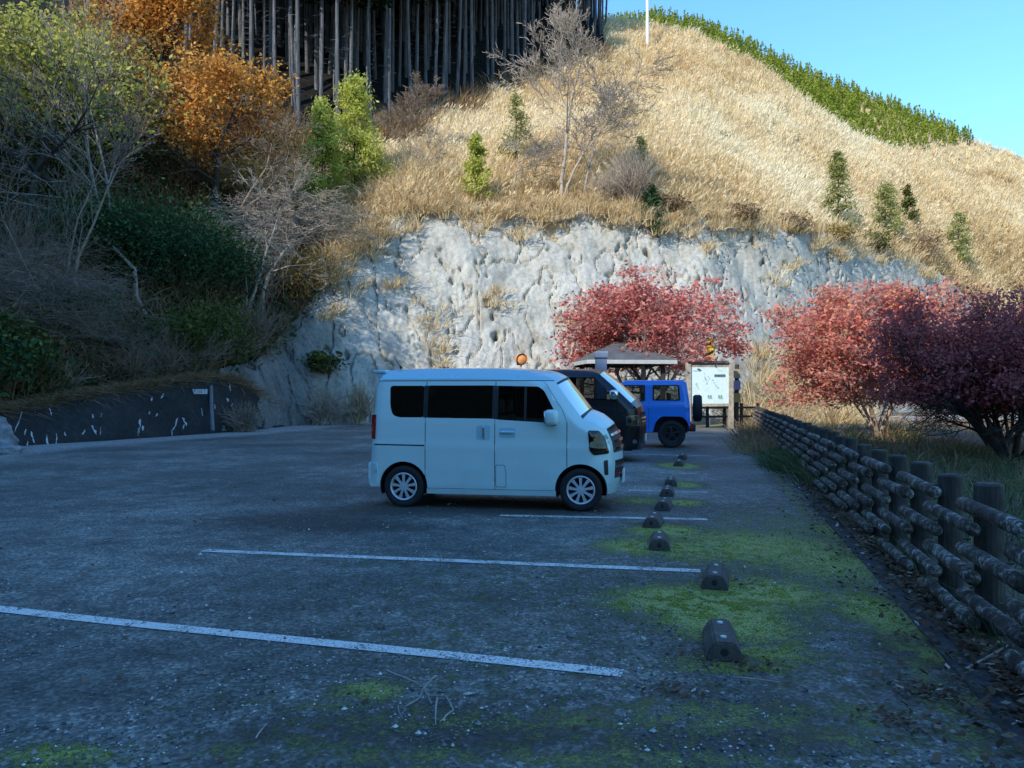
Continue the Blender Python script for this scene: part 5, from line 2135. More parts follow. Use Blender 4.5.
def twig_bush(name, pos, label, cat, seed, rx, h, bark, n=260, group=None, fan=0., r=.009, sub=4):
    """a leafless bush: many fine twigs fanning out of the base"""
    root = place_root(name, pos, label, cat, group)
    rng = np.random.default_rng(seed)
    mb = MB()
    a = rng.uniform(0, 6.283, n)
    e = rng.uniform(.35 - fan * .2, 1.5, n)
    L = rng.uniform(.45, 1.05, n)
    P1 = np.stack([np.cos(a) * np.cos(e) * rx * L, np.sin(a) * np.cos(e) * rx * L, np.sin(e) * h * L], 1)
    P0 = rng.normal(0, .12 * rx, (n, 3)) * [1, 1, 0]
    mid = (P0 + P1) / 2 + rng.normal(0, .07, (n, 3)) * rx + [0, 0, .08 * h]
    tubes(mb, np.concatenate([P0, mid]), np.concatenate([mid, P1]), np.r_[np.full(n, r * 1.8), np.full(n, r * 1.2)], np.r_[np.full(n, r * 1.2), np.full(n, r * .6)], 3)
    k = n * sub
    i = rng.integers(0, n, k)
    u = rng.uniform(.1, 1, k)[:, None]
    b0 = mid[i] * (1 - u) + P1[i] * u
    dd = (P1 - mid)[i]
    dd = dd / (np.linalg.norm(dd, axis=1, keepdims=True) + 1e-6) + rng.normal(0, .5, (k, 3)) + [0, 0, .15 - fan * .3]
    b1 = b0 + dd * rng.uniform(.12, .32, (k, 1)) * h * .5
    tubes(mb, b0, b1, r * .7, r * .35, 3)
    mb.build('stems', bark, root)
    return root


# ------------------------------------------------------------------ vegetation: red maples
tree('maple_tree', (6.3, 38.2, 0), 'salmon red maple spreading over the rest shelter roof', 'tree', 11, 7.4, 8.6, .16, 'bark_pale',
     'leaf_red', 21000, .098, .27, 1.2, stems=4, levels=3, kids=3, spread=52, up=.10, first=.35, ratio=.62, stem_lean=.5, smin=.36, rmin=.008)
tree('maple_tree', (12.5, 27.3, -.03), 'sunlit salmon maple, the leftmost of the maples beyond the log fence', 'tree', 23, 5.3, 5.2, .09, 'bark_twig',
     'leaf_redlit', 36000, .070, .25, 1.2, stems=6, levels=3, kids=3, spread=48, up=.12, first=.25, ratio=.6, stem_lean=.55, smin=.2, rmin=.008)
tree('maple_tree', (13.0, 21.6, -.03), 'half-shaded dull red maple behind the middle of the log fence', 'tree', 37, 3.6, 4.1, .08, 'bark_dark',
     'leaf_redlit', 32000, .055, .22, 1.2, stems=6, levels=3, kids=3, spread=48, up=.12, first=.3, ratio=.6, stem_lean=.55, smin=.3, rmin=.007, tone_bias=-.05)
tree('maple_tree', (10.8, 17.3, -.03), 'dark shaded maple with many black stems behind the near log fence', 'tree', 41, 3.75, 4.8, .085, 'bark_dark',
     'leaf_redark', 36000, .046, .21, 1.2, stems=7, levels=3, kids=3, spread=48, up=.12, first=.35, ratio=.62, stem_lean=.6, smin=.36, rmin=.006)
tree('maple_tree', (12.6, 17.6, -.03), 'dark maple at the right edge, its crown cut by the frame', 'tree', 53, 4.3, 4.6, .09, 'bark_dark',
     'leaf_redark', 28000, .050, .21, 1.2, stems=6, levels=3, kids=3, spread=48, up=.12, first=.35, ratio=.62, stem_lean=.55, smin=.34, rmin=.006, tone_bias=.05)
tree('maple_tree', (14.5, 23.5, -.03), 'red-tipped maple rising behind the dark maples at the right edge', 'tree', 59, 4.7, 5.5, .09, 'bark_dark',
     'leaf_redlit', 18000, .050, .24, 1.2, stems=6, levels=3, kids=3, spread=48, up=.12, first=.3, ratio=.62, stem_lean=.55, smin=.25, rmin=.007, tone_bias=0.)

# ------------------------------------------------------------------ vegetation: cliff top


def top(px, Y=None, t=None):
    return surf_t(px, t) if t is not None else surf(px, Y)


tree('bare_tree', top(562, 51.5), 'tall leafless pale tree standing on the rock face edge', 'tree', 71, 13.4, 10.6, .15, 'bark_twig', levels=4, kids=2, spread=46, up=.45, first=.35, ratio=.60, curve=.09, rmin=.017, stems=2, stem_lean=.10, nseg=6)
tree('bare_tree', top(583, 52), 'second leafless stem just right of the tall bare tree', 'tree', 73, 8.0, 4.0, .09, 'bark_pale', levels=4, kids=2, spread=40, up=.4, first=.25, ratio=.55, rmin=.014)
tree('bare_tree', top(508, 51.5), 'small leafless tree left of the tall bare tree on the cliff', 'tree', 79, 4.6, 4.2, .06, 'bark_pale', levels=3, kids=3, spread=50, up=.2, first=.3, ratio=.55, rmin=.012)
tree('bare_tree', top(405, 60), 'grey leafless sapling before the cedar trunks', 'tree', 83, 6.4, 5.0, .07, 'bark_grey', levels=4, kids=3, spread=30, up=.4, first=.2, ratio=.5, rmin=.014)
tree('bare_tree', top(424, 52), 'thin leafless sapling in the pampas at the cliff corner', 'tree', 89, 4.2, 2.2, .05, 'bark_twig', levels=3, kids=3, spread=40, up=.3, first=.3, ratio=.5, rmin=.012)
conifer('conifer_tree', top(476, 50.2), 'small yellow-green conifer at the cliff edge left of the bare trees', 'tree', 1, 4.3, 2.5, 'leaf_cypress', 1500, lsize=.15)
conifer('conifer_tree', top(516, 58), 'pale green thin conifer half hidden behind the small bare tree', 'tree', 2, 5.2, 3.2, 'leaf_conifer', 900, lsize=.14)
conifer('conifer_tree', top(651, 51), 'dark green conifer on the cliff edge right of the bare trees', 'tree', 3, 3.2, 2.0, 'leaf_evergreen', 1100, lsize=.14)
conifer('conifer_tree', top(641, 58), 'little round green conifer above the dark cliff-edge one', 'tree', 4, 2.8, 2.0, 'leaf_conifer', 800, lsize=.13)
conifer('conifer_tree', top(839, 66), 'pointed dark green conifer alone in the straw grass slope', 'tree', 5, 6.2, 3.4, 'leaf_conifer', 1700, lsize=.17)
conifer('conifer_tree', top(886, 72), 'bushy olive conifer, first right of the pointed one', 'tree', 6, 4.6, 3.6, 'leaf_conifer', 1500, lsize=.17, power=.5)
conifer('conifer_tree', top(909, 80), 'grey-green conifer between its two neighbours on the right slope', 'tree', 7, 4.0, 2.4, 'leaf_olive', 1100, lsize=.16)
conifer('conifer_tree', top(959, 82), 'rightmost rounded conifer on the straw slope', 'tree', 8, 5.4, 3.0, 'leaf_conifer', 1600, lsize=.17, power=.5)
conifer('cypress_tree', top(322, 50), 'left one of the two bright yellow-green cypresses before the cedars', 'tree', 9, 7.8, 4.0, 'leaf_cypress', 3600, lsize=.17, power=.7)
conifer('cypress_tree', top(354, 52), 'right and taller one of the two bright yellow-green cypresses', 'tree', 10, 8.4, 5.2, 'leaf_cypress', 4600, lsize=.17, power=.7)
bush('shrub', top(297, 48), 'yellow shrub at the left foot of the cypresses', 'shrub', 61, 1.2, 1.5, 'leaf_gold', 1400, lsize=.12)
bush('shrub', top(358, 49), 'orange-brown shrub below the right cypress', 'shrub', 62, 1.1, .8, 'leaf_orange', 500, lsize=.11)
bush('shrub', top(305, 42.5), 'rounded golden shrub above the shaded end of the rock face', 'shrub', 63, 1.8, 1.35, 'leaf_gold', 2600, lsize=.10, bark='bark_twig')
twig_bush('shrub', top(632, 52.0), 'broad tan leafless shrub right of the tall bare tree', 'shrub', 64, 3.0, 4.0, 'bark_twig', 380, r=.013)
twig_bush('shrub', top(608, 52.0), 'low tan brush at the foot of the bare trees', 'shrub', 65, 2.2, 2.0, 'bark_twig', 300, r=.012)
for k, (px, Y, rx, rz, lf, lab) in enumerate([
        (668, 52.3, 1.3, .6, 'leaf_brown', 'brown shrub on the cliff edge above the red maple'),
        (742, 55.0, 1.4, .7, 'leaf_brown', 'brown shrub on the cliff edge left of the pointed conifer'),
        (795, 58.5, 1.6, .8, 'leaf_brown', 'rust brown shrub hanging on the cliff edge below the pointed conifer'),
        (838, 62.5, 1.8, .9, 'leaf_gold', 'dull gold shrub below the pointed conifer'),
        (872, 66.5, 1.5, .8, 'leaf_olive', 'olive shrub below the bushy conifer'),
        (925, 74, 2.2, 1.5, 'leaf_brown', 'wide brown shrub under the grey-green conifer'),
        (960, 74, 1.8, 1.0, 'leaf_gold', 'gold shrub above the lit maple at the end of the rock face')]):
    bush('shrub', top(px, Y), lab, 'shrub', 200 + k, rx, rz, lf, 1500, bark='bark_twig', lsize=.11, group='dry shrubs along the cliff edge')

# ------------------------------------------------------------------ left wooded slope
tree('leafy_tree', top(128, 36), 'dark-trunked leaning tree with sparse yellow-green leaves at upper left', 'tree', 101, 11.5, 9.5, .24, 'bark_dark', 'leaf_yellowgreen', 5200, .10, .5, .2,
     levels=4, kids=2, spread=44, up=.3, first=.35, ratio=.56, lean=(-.22, 0), smin=.45, rmin=.012, tone_bias=.1)
tree('leafy_tree', top(20, 33), 'yellow-green tree at the upper left corner', 'tree', 103, 10.5, 9.0, .2, 'bark_dark', 'leaf_yellowgreen', 7500, .105, .55, .2,
     levels=3, kids=3, spread=46, up=.3, first=.35, ratio=.56, smin=.4, rmin=.012)
tree('oak_tree', top(218, 43), 'orange-leaved oak in front of the left cedar trunks', 'tree', 107, 9.8, 7.6, .2, 'bark_dark', 'leaf_orange', 12500, .11, .34, .2,
     levels=3, kids=3, spread=50, up=.2, first=.35, ratio=.58, smin=.40, rmin=.013, tone_bias=.10)
tree('oak_tree', top(165, 45), 'taller orange and brown oak at the top left beside the yellow-green tree', 'tree', 109, 13.0, 7.2, .24, 'bark_dark', 'leaf_orange', 11000, .115, .38, .2,
     levels=3, kids=3, spread=48, up=.2, first=.4, ratio=.56, smin=.46, rmin=.013, tone_bias=.08)
tree('bare_tree', top(62, 29.5), 'pale leafless tree with long thin stems on the left slope', 'tree', 113, 9.8, 5.5, .075, 'bark_grey', levels=4, kids=2, spread=34, up=.4, first=.3, ratio=.5, lean=(-.08, 0), rmin=.009, stems=3, stem_lean=.16)
tree('bare_tree', top(150, 33), 'leafless tree with crooked pale boughs before the evergreen bushes', 'tree', 127, 7.6, 7.5, .11, 'bark_pale', levels=4, kids=2, spread=55, up=.1, first=.3, ratio=.55, curve=.2, rmin=.010)
tree('bare_tree', top(262, 40), 'tan leafless tree with tangled boughs under the orange oak', 'tree', 131, 6.8, 7.4, .11, 'bark_twig', levels=4, kids=3, spread=55, up=.08, first=.25, ratio=.55, curve=.2, rmin=.012)
tree('bare_tree', top(232, 42), 'grey leafless tree leaning under the orange crown', 'tree', 133, 8.0, 6.0, .11, 'bark_grey', levels=4, kids=2, spread=50, up=.15, first=.25, ratio=.55, curve=.18, rmin=.012)
tree('bare_tree', top(292, 46), 'small tan leafless tree left of the yellow shrub', 'tree', 137, 4.6, 4.4, .07, 'bark_twig', levels=3, kids=4, spread=50, up=.2, first=.2, ratio=.55, rmin=.012)
tree('bare_tree', top(246, 39), 'pale tan leafless tree reaching in front of the orange oak', 'tree', 151, 7.4, 5.6, .09, 'bark_pale', levels=4, kids=2, spread=48, up=.25, first=.25, ratio=.56, curve=.16, rmin=.010, stems=2, stem_lean=.2)
tree('bare_tree', top(108, 35), 'tall thin leafless tree crossing the yellow-green foliage at upper left', 'tree', 157, 11.0, 6.5, .10, 'bark_pale', levels=4, kids=2, spread=36, up=.4, first=.3, ratio=.52, curve=.1, rmin=.010, stems=2, stem_lean=.15)
tree('leafy_tree', top(250, 45), 'thin golden-leaved sapling between the oak and the cypresses', 'tree', 163, 5.2, 3.8, .07, 'bark_pale', 'leaf_gold', 2600, .11, .3, .2,
     levels=3, kids=3, spread=46, up=.25, first=.25, ratio=.56, smin=.3, rmin=.010, tone_bias=.2)
tree('leafy_tree', top(72, 39), 'sparse golden tree standing behind the tall thin bare tree', 'tree', 167, 9.0, 6.5, .12, 'bark_grey', 'leaf_gold', 5200, .11, .4, .2,
     levels=3, kids=3, spread=46, up=.25, first=.3, ratio=.56, smin=.35, rmin=.010, tone_bias=.2)
tree('weeping_tree', top(97, 27.8), 'grey leafless umbrella-shaped tree with a curved trunk above the wall', 'tree', 139, 3.6, 6.0, .085, 'bark_grey', levels=3, kids=5, spread=62, up=-.05, first=.55, ratio=.75, curve=.1, lean=(-.25, 0), rmin=.006, droop=.25)
tree('weeping_tree', top(-10, 25.8), 'grey leafless drooping tree at the left edge above the wall', 'tree', 149, 4.6, 6.5, .09, 'bark_grey', levels=3, kids=5, spread=58, up=0., first=.4, ratio=.7, curve=.1, rmin=.006, droop=.2)
for k, (px, Y, rx, h, bk, lab) in enumerate([
        (15, 29.5, 2.4, 3.8, 'bark_grey', 'purple-grey leafless thicket at the left edge of the slope'),
        (48, 31, 2.4, 3.6, 'bark_grey', 'grey leafless thicket beside the pale thin-stemmed tree'),
        (130, 29.3, 1.8, 1.7, 'bark_grey', 'grey brush hanging over the wall below the curved tree'),
        (165, 30.8, 1.9, 2.0, 'bark_grey', 'grey brush above the middle of the retaining wall'),
        (198, 32.3, 1.8, 2.0, 'bark_grey', 'brown-grey brush above the small white sign'),
        (232, 34.8, 1.7, 1.8, 'bark_twig', 'brown brush above the right end of the retaining wall'),
        (258, 37.5, 2.0, 2.4, 'bark_grey', 'grey brush between the olive bush and the shaded rock'),
        (262, 41, 2.3, 3.0, 'bark_twig', 'tan brush below the tangled leafless tree'),
        (330, 47, 2.2, 2.6, 'straw_twig', 'straw-coloured brush at the foot of the left cypress'),
        (60, 26.9, 1.5, 1.2, 'bark_twig', 'low brown brush on top of the left part of the wall'),
        (285, 44.5, 1.8, 2.8, 'bark_twig', 'tan brush behind the rounded golden shrub')]):
    twig_bush('brush', top(px, Y), lab, 'shrub', 300 + k, rx, h, bk, 150, r=.009, sub=3, group='leafless brush on the left slope')
for k, (px, Y, rx, rz, lf, n, lab) in enumerate([
        (88, 33, 2.2, 1.9, 'leaf_evergreen', 3600, 'dark evergreen bush left of the crooked bare tree'),
        (140, 34.5, 2.4, 2.0, 'leaf_evergreen', 4200, 'dark evergreen bush in the middle of the left slope'),
        (185, 36, 2.4, 2.1, 'leaf_evergreen', 4200, 'dark evergreen bush below the orange oak'),
        (222, 38, 2.0, 1.9, 'leaf_evergreen', 3200, 'dark evergreen bush near the shaded rock'),
        (40, 36, 3.0, 2.4, 'leaf_evergreen', 3600, 'dark evergreen bush under the upper left tree'),
        (110, 41, 3.2, 2.6, 'leaf_evergreen', 3600, 'dark evergreen bush high behind the crooked bare tree'),
        (172, 31.8, 1.5, 1.1, 'leaf_olive', 1900, 'olive bush with pale leaf tips above the wall'),
        (212, 33.8, 1.5, 1.3, 'leaf_olive', 2200, 'bright olive bush right of the evergreen bushes'),
        (12, 25.6, 1.5, 1.3, 'leaf_olive', 2000, 'olive bush at the left edge above the wall'),
        (-30, 24.3, 1.8, 1.2, 'leaf_evergreen', 2200, 'dark bush cut by the left edge beside the wall'),
        (70, 29.5, 1.6, 1.2, 'leaf_evergreen', 2000, 'dark bush in the hollow behind the curved trunk')]):
    bush('bush', top(px, Y) - np.array([0, 0, .2]), lab, 'bush', 400 + k, rx, rz, lf, int(n * 1.5), lsize=.085, group='bushes on the left slope', clump=26)
x, y = gp(326, 424.5)
twig_bush('brush', (x, y - .2, 0), 'brown dead brush at the foot of the shaded rock face', 'shrub', 351, 1.7, 1.9, 'bark_twig', 320, r=.012)
x, y = gp(358, 423.8)
twig_bush('brush', (x, y - .2, 0), 'straw brush at the rock foot just left of the pale van', 'shrub', 353, 1.2, 2.0, 'straw_twig', 260, r=.012)
bush('bush', wp(326, 374, 39.7), 'dark olive tuft growing on the shaded rock face', 'bush', 355, .9, .6, 'leaf_olive', 700, lsize=.12)
x, y = gp(245, 431)
twig_bush('brush', (x, y - .25, 0), 'grey weeds growing against the right end of the wall', 'shrub', 357, 1.3, 1.1, 'bark_grey', 260, r=.009)

# ------------------------------------------------------------------ cedar forest
def build_cedars():
    rng = np.random.default_rng(77)
    protos = []
    G = 'tall bare-trunked cedars of the plantation on the hill'
    LAB = 'tall straight cedar with bare grey trunk in the dark plantation'
    for s in range(4):
        H = 24 + s
        root = empty('cedar_tree', label=LAB, cat='tree', group=G)
        mb = MB()
        bend = rng.normal(0, .12, (2,))
        zs = [-.6, 4, 9, 15, H * .97]
        pts = [np.array([bend[0] * math.sin(z / 7), bend[1] * math.sin(z / 6), z]) for z in zs]
        rs = [.175, .15, .125, .10, .03]
        tubes(mb, pts[:-1], pts[1:], rs[:-1], rs[1:], 9)
        # short dead branch stubs low on the trunk
        nb = 30
        z = rng.uniform(3, 13, nb)
        a = rng.uniform(0, 6.283, nb)
        P0 = np.stack([0 * z, 0 * z, z], 1)
        P1 = P0 + np.stack([np.cos(a), np.sin(a), rng.uniform(-.3, .2, nb)], 1) * rng.uniform(.3, 1.0, nb)[:, None]
        tubes(mb, P0, P1, .022, .01, 3)
        mb.build('trunk', 'bark_cedar', root, smooth=True)
        n = 1700
        t = rng.uniform(0, 1, n) ** 1.2
        base = 11.5
        a = rng.uniform(0, 6.283, n)
        rad = (1 - t) ** .6 * 1.75 * np.sqrt(rng.uniform(.05, 1, n))
        C = np.stack([rad * np.cos(a), rad * np.sin(a), base + t * (H - base) - rad * .25], 1)
        mb = MB()
        leaves(mb, C, .30, rng, .25 + .5 * t + rng.normal(0, .15, n), .2, .45)
        mb.build('crown', 'leaf_cedar', root)
        protos.append(root)
    placed = 0
    used = set()
    pts = []
    tries = 0
    front = 0
    while placed < 285 and tries < 40000:
        tries += 1
        px = rng.uniform(150, 606)
        ye = np.interp(px, DPX, TY[2])
        if px < 330:
            ye = max(ye, 62)
        if tries % 3 == 0:
            px = rng.uniform(250, 440)
            ye = max(np.interp(px, DPX, TY[2]), 60)
            Y = ye + rng.uniform(0, 14)
        elif placed < 130 or tries % 3 == 1:
            Y = ye + rng.uniform(.5, 9)
        else:
            Y = ye + rng.uniform(4, 34)
        if px > 535:
            Y = rng.uniform(max(ye + 6, 94), 105)
        p = surf(px, Y)
        if any((p[0] - q[0]) ** 2 + (p[1] - q[1]) ** 2 < 1.7 ** 2 for q in pts):
            continue
        pts.append(p)
        k = placed % 4
        sc = rng.uniform(.9, 1.12) * (1 if px < 525 else .74)
        if placed < 4:
            protos[k].location = p
        else:
            copy_thing(protos[k], tuple(p), rng.uniform(0, 6.28), (sc, sc, sc * rng.uniform(.95, 1.05)))
        placed += 1
    # the deeper rows, past counting, as one mass
    mb = MB()
    n = 620
    px = rng.uniform(165, 600, n)
    ye = np.maximum(np.interp(px, DPX, TY[2]), 62)
    Y = ye + rng.uniform(12, 46, n)
    Y = np.where(px > 535, rng.uniform(99, 108, n), Y)
    P = np.array([surf(a, b) for a, b in zip(px, Y)])
    Hh = rng.uniform(17, 22, n) * np.where(px > 525, .74, 1)
    up = np.stack([rng.normal(0, .25, n), rng.normal(0, .25, n), Hh], 1)
    tubes(mb, P - [0, 0, .5], P + up, rng.uniform(.11, .17, n), .04, 6, 0)
    m = 30000
    i = rng.integers(0, n, m)
    t = rng.uniform(.5, 1, m)
    C = P[i] + up[i] * t[:, None] + rng.normal(0, .9, (m, 3)) * (1.35 - t)[:, None]
    leaves(mb, C, .36, rng, .3 + .4 * (t - .5) + rng.normal(0, .12, m), .2, .45, 1)
    tag(mb.build('cedar_forest', ['bark_cedar', 'leaf_cedar']), 'dark deeper rows of the cedar plantation behind the front trunks', 'forest', kind='stuff')


build_cedars()

# ------------------------------------------------------------------ grass and ground cover (stuff)


def build_pampas():
    rng = np.random.default_rng(12)
    N = 40000
    px = rng.uniform(325, 1350, N)
    t = 1 + 2.02 * rng.uniform(0, 1, N) ** 1.15
    P = surf_many(px, t)
    ok = ~((px < 606) & (t > 2.02))
    ok &= ~((px > 1100) & (rng.uniform(0, 1, N) < .4))
    P, px, t = P[ok], px[ok], t[ok]
    P[:, 2] += fnoise(P, .11, 5, 3.) * 1.1 * np.clip((t - .9) * 1.2, 0, 1) * np.where(t > 1.05, 1, .3)
    n = len(P)
    patch = np.array([noise.fractal(Vector((p[0] * .06, p[1] * .06, p[2] * .06)), .9, 2, 3) for p in P])
    low = np.clip((1.45 - t) / .45, 0, 1)
    K = 9
    B = np.repeat(P, K, 0) + rng.normal(0, .22, (n * K, 3)) * [1, 1, .1]
    D = rng.normal(0, .30, (n * K, 3)) + [.12, -.05, 1]
    D[:, 2] = np.abs(D[:, 2])
    big = np.repeat(np.where(rng.uniform(0, 1, n) < .12, 1.4, 1.), K)
    L = rng.uniform(.40, 1.05, n * K) * big
    W = np.repeat(.022 + .0006 * P[:, 1], K) * rng.uniform(.6, 1.3, n * K)
    tone = np.repeat(.60 + .50 * patch - .30 * low + rng.normal(0, .08, n), K) + rng.normal(0, .09, n * K)
    mb = MB()
    blades(mb, B, D, L, W, .40, rng, tone)
    # pale plumes
    i = rng.integers(0, n * K, 26000)
    C = B[i] + D[i] / np.linalg.norm(D[i], axis=1, keepdims=True) * (L[i] * 1.12)[:, None]
    blades(mb, C, D[i] + [.35, 0, -.1], .34, .085, .8, rng, tone[i] + .32)
    tag(mb.build('grass', 'pampas'), 'dry straw-coloured pampas grass covering the hill above the rock face', 'grass', kind='stuff')
    # far right slope
    mb = MB()
    N = 5000
    px = rng.uniform(860, 1350, N)
    P = far_pt(px, rng.uniform(0, 1.02, N))
    D = rng.normal(0, .3, (N * 5, 3)) + [.1, 0, 1]
    blades(mb, np.repeat(P, 5, 0) + rng.normal(0, .4, (N * 5, 3)) * [1, 1, .1], D, rng.uniform(.7, 1.5, N * 5), .16, .5, rng, .6 + rng.normal(0, .15, N * 5))
    tag(mb.build('grass', 'pampas'), 'straw grass on the far slope right of the conifer plantation', 'grass', kind='stuff')


build_pampas()


def clump_field(name, label, mat, spots, seed, width=.018, bend=.9):
    """grass clumps at given places: (x, y, z, n, height, spread, lean)"""
    rng = np.random.default_rng(seed)
    mb = MB()
    for (x, y, z, n, h, sp) in spots:
        B = np.array([x, y, z]) + rng.normal(0, sp, (n, 3)) * [1, 1, 0]
        D = (B - [x, y, z]) / max(sp, .01) * .45 + rng.normal(0, .22, (n, 3)) + [0, 0, 1.]
        D[:, 2] = np.abs(D[:, 2]) + .2
        blades(mb, B, D, h * rng.uniform(.5, 1.15, n), width * rng.uniform(.6, 1.3, n), bend, rng, .45 + rng.normal(0, .2, n) + rng.normal(0, .15))
    return tag(mb.build(name, mat), label, 'grass', kind='stuff')


def build_covers():
    rng = np.random.default_rng(9)
    # dry tall grass at the right foot of the rock face
    sp = []
    for i in range(230):
        px, py = rng.uniform(735, 860), rng.uniform(411.5, 424)
        x, y = gp(px, py)
        y = min(y, np.interp(px, DPX, TY[0]) - .2)
        x = (px - 512) / F * y
        sp.append((x, y, -.02, 26, rng.uniform(1.0, 3.4) * (1 if px < 800 else .6), .35))
    for i in range(90):
        px = rng.uniform(740, 830)
        q = surf_t(px, rng.uniform(.02, .30))
        sp.append((q[0], q[1] - .7, q[2], 24, rng.uniform(.9, 2.2), .35))
    clump_field('grass', 'tall dry straw grass at the right foot of the rock face', 'pampas', sp, 21, .05, .6)
    # tufts rooted in the rock face
    sp = []
    for px, t in ((435, .32), (432, .40), (440, .25), (430, .48), (492, .52), (500, .55), (470, .15), (780, .75), (772, .68), (790, .8), (570, .42), (690, .9), (700, .82), (720, .95), (760, .93), (540, .95), (525, .86), (395, .62), (410, .88),
                  (440, .97), (465, .98), (500, .98), (600, .98), (650, .95), (810, .9), (835, .88), (860, .93), (880, .9), (905, .94), (925, .92), (385, .9), (372, .85), (350, .9), (355, .72), (335, .7)):
        for j in range(5):
            q = surf_t(px + rng.normal(0, 5), np.clip(t + rng.normal(0, .02), 0, 1))
            sp.append((q[0], q[1] - .75, q[2] - .1, 20, rng.uniform(.4, 1.0), .22))
    for i in range(620):
        px = rng.uniform(345, 950)
        nn = noise.noise(Vector((px * .022, 3., 1.)))
        t = 1.02 - abs(rng.normal(0, .05)) - max(0, nn) * .30 * rng.uniform(0, 1)
        q = surf_t(px, t)
        sp.append((q[0], q[1] - .65, q[2] - .05, 16, rng.uniform(.4, 1.15), .2))
    clump_field('grass', 'dry brown tufts growing in the cracks of the rock face', 'pampas', sp, 22, .045, 1.2)
    # pampas at the cliff corner
    sp = []
    for i in range(240):
        px = rng.uniform(318, 440)
        q = surf_t(px, rng.uniform(.98, 1.6))
        sp.append((q[0], q[1] - .3, q[2] - .1, 30, rng.uniform(1.0, 2.3), .3))
    clump_field('grass', 'tall pampas clumps at the left corner of the cliff top', 'pampas', sp, 23, .05, .7)
    # ragged growth along the edge of the cedars
    sp = []
    for i in range(330):
        px = rng.uniform(275, 606)
        ye = max(np.interp(px, DPX, TY[2]), 60)
        q = surf(px, ye + rng.uniform(-1.5, 2.0))
        sp.append((q[0], q[1], q[2] - .1, 22, rng.uniform(.9, 2.4), .35))
    clump_field('weeds', 'tall brown growth along the edge of the cedar plantation', 'leaf_brown', sp, 28, .06, .7)
    # dark undergrowth over the left slope
    mb = MB()
    N = 60000
    px = rng.uniform(-120, 330, N)
    t = .93 + 1.1 * rng.uniform(0, 1, N)
    P = surf_many(px, t)
    P += rng.normal(0, .25, P.shape)
    P[:, 2] += np.abs(rng.normal(0, .35, N))
    tone = .35 + .25 * np.array([noise.noise(Vector(p * .4)) for p in P]) + rng.normal(0, .15, N)
    half = N // 2
    leaves(mb, P[:half], .13, rng, tone[:half], .2, .55, 0)
    D = rng.normal(0, .5, (half, 3)) + [0, 0, .8]
    blades(mb, P[half:], D, rng.uniform(.4, 1.1, half), .03, .5, rng, tone[half:] * .8, 1)
    tag(mb.build('undergrowth', ['leaf_evergreen', 'leaf_brown']), 'dark tangled undergrowth covering the shaded left slope', 'undergrowth', kind='stuff')
    # low plants along the wall top
    mb = MB()
    N = 16000
    px = rng.uniform(-60, 300, N)
    ys = np.interp(px, DPX, TY[0])
    topy = np.interp(px, [-420, -200, -60, 20, 60, 100, 150, 200, 235, 262, 291.], [405, 412, 414, 412, 403, 396, 388, 380, 381, 399, 418.])
    Y = ys + .7 + rng.uniform(-.15, .9, N)
    P = np.stack([(px - 512) / F * Y, Y, CH + (HZ - topy) / F * Y], 1)
    D = rng.normal(0, .6, (N, 3)) + [0, -.45, .45]
    blades(mb, P, D, rng.uniform(.2, .65, N), .022, 1.4, rng, .35 + rng.normal(0, .2, N))
    tag(mb.build('weeds', 'leaf_brown'), 'dry weeds hanging over the top of the retaining wall', 'weeds', kind='stuff')
    # verge grass beyond and through the log fence
    sp = []
    for i in range(420):
        y = 2.6 + 34 * rng.uniform(0, 1) ** 1.5
        x = fence_x(y) + rng.uniform(.15, 2.6 + .1 * y)
        sp.append((x, y, .0, 22, rng.uniform(.25, .62), .16))
    for i in range(70):
        y = rng.uniform(4, 30)
        x = fence_x(y) + rng.uniform(-.2, .2)
        sp.append((x, y, .0, 12, rng.uniform(.15, .4), .1))
    clump_field('grass', 'grey-green grass along the far side of the log fence', 'verge_grass', sp, 24, .012, 1.2)
    sp = []
    for px, py, n, h in ((795, 472, 90, .6), (785, 466, 70, .55), (808, 478, 60, .5), (775, 462, 60, .5), (800, 462, 70, .6), (820, 484, 40, .4)):
        x, y = gp(px, py)
        for j in range(4):
            sp.append((x + rng.normal(0, .18), y + rng.normal(0, .25), .0, n, h * rng.uniform(.8, 1.15), .14))
    clump_field('grass', 'lush drooping grass tuft in front of the log fence', 'verge_grass', sp, 25, .012, 1.3)
    sp = []
    for i in range(130):
        px, py = rng.uniform(738, 785), rng.uniform(429, 455)
        x, y = gp(px, py)
        sp.append((x, y, .0, 20, rng.uniform(.3, .8), .14))
    clump_field('weeds', 'dry brown weeds at the far end of the log fence', 'leaf_brown', sp, 26, .014, .6)
    sp = []
    for i in range(300):
        y = rng.uniform(12, 44)
        x = fence_x(y) + rng.uniform(1.0, 16)
        sp.append((x, y, -.03, 18, rng.uniform(.25, .7), .2))
    clump_field('weeds', 'brown dead weeds under the maples beyond the fence', 'leaf_brown', sp, 27, .02, .8)
    # moss: short blades where the moss mask is strong
    mb = MB()
    N = 90000
    spots = [m for m in MOSS if m[4] >= .7 and m[1] > 455]
    P = []
    for px, py, rx, ry, s in spots:
        x, y = gp(px, py)
        n = int(5200 * min(1.6, rx * ry * 3) * min(1, (7 / y) ** 1.2))
        q = rng.normal(0, .55, (n, 2)) * [rx, ry] + [x, y]
        P.append(q)
    P = np.concatenate(P)
    nn = np.array([noise.fractal(Vector((p[0] * 7, p[1] * 7, 0)), .8, 2, 3) for p in P])
    ok = nn > .06
    P, nn = P[ok], nn[ok]
    ok = P[:, 0] < fence_x(P[:, 1]) - .5
    P, nn = P[ok], nn[ok]
    Z = np.array([lot_z(*p) for p in P])
    n = len(P)
    D = rng.normal(0, .55, (n, 3)) + [0, 0, .8]
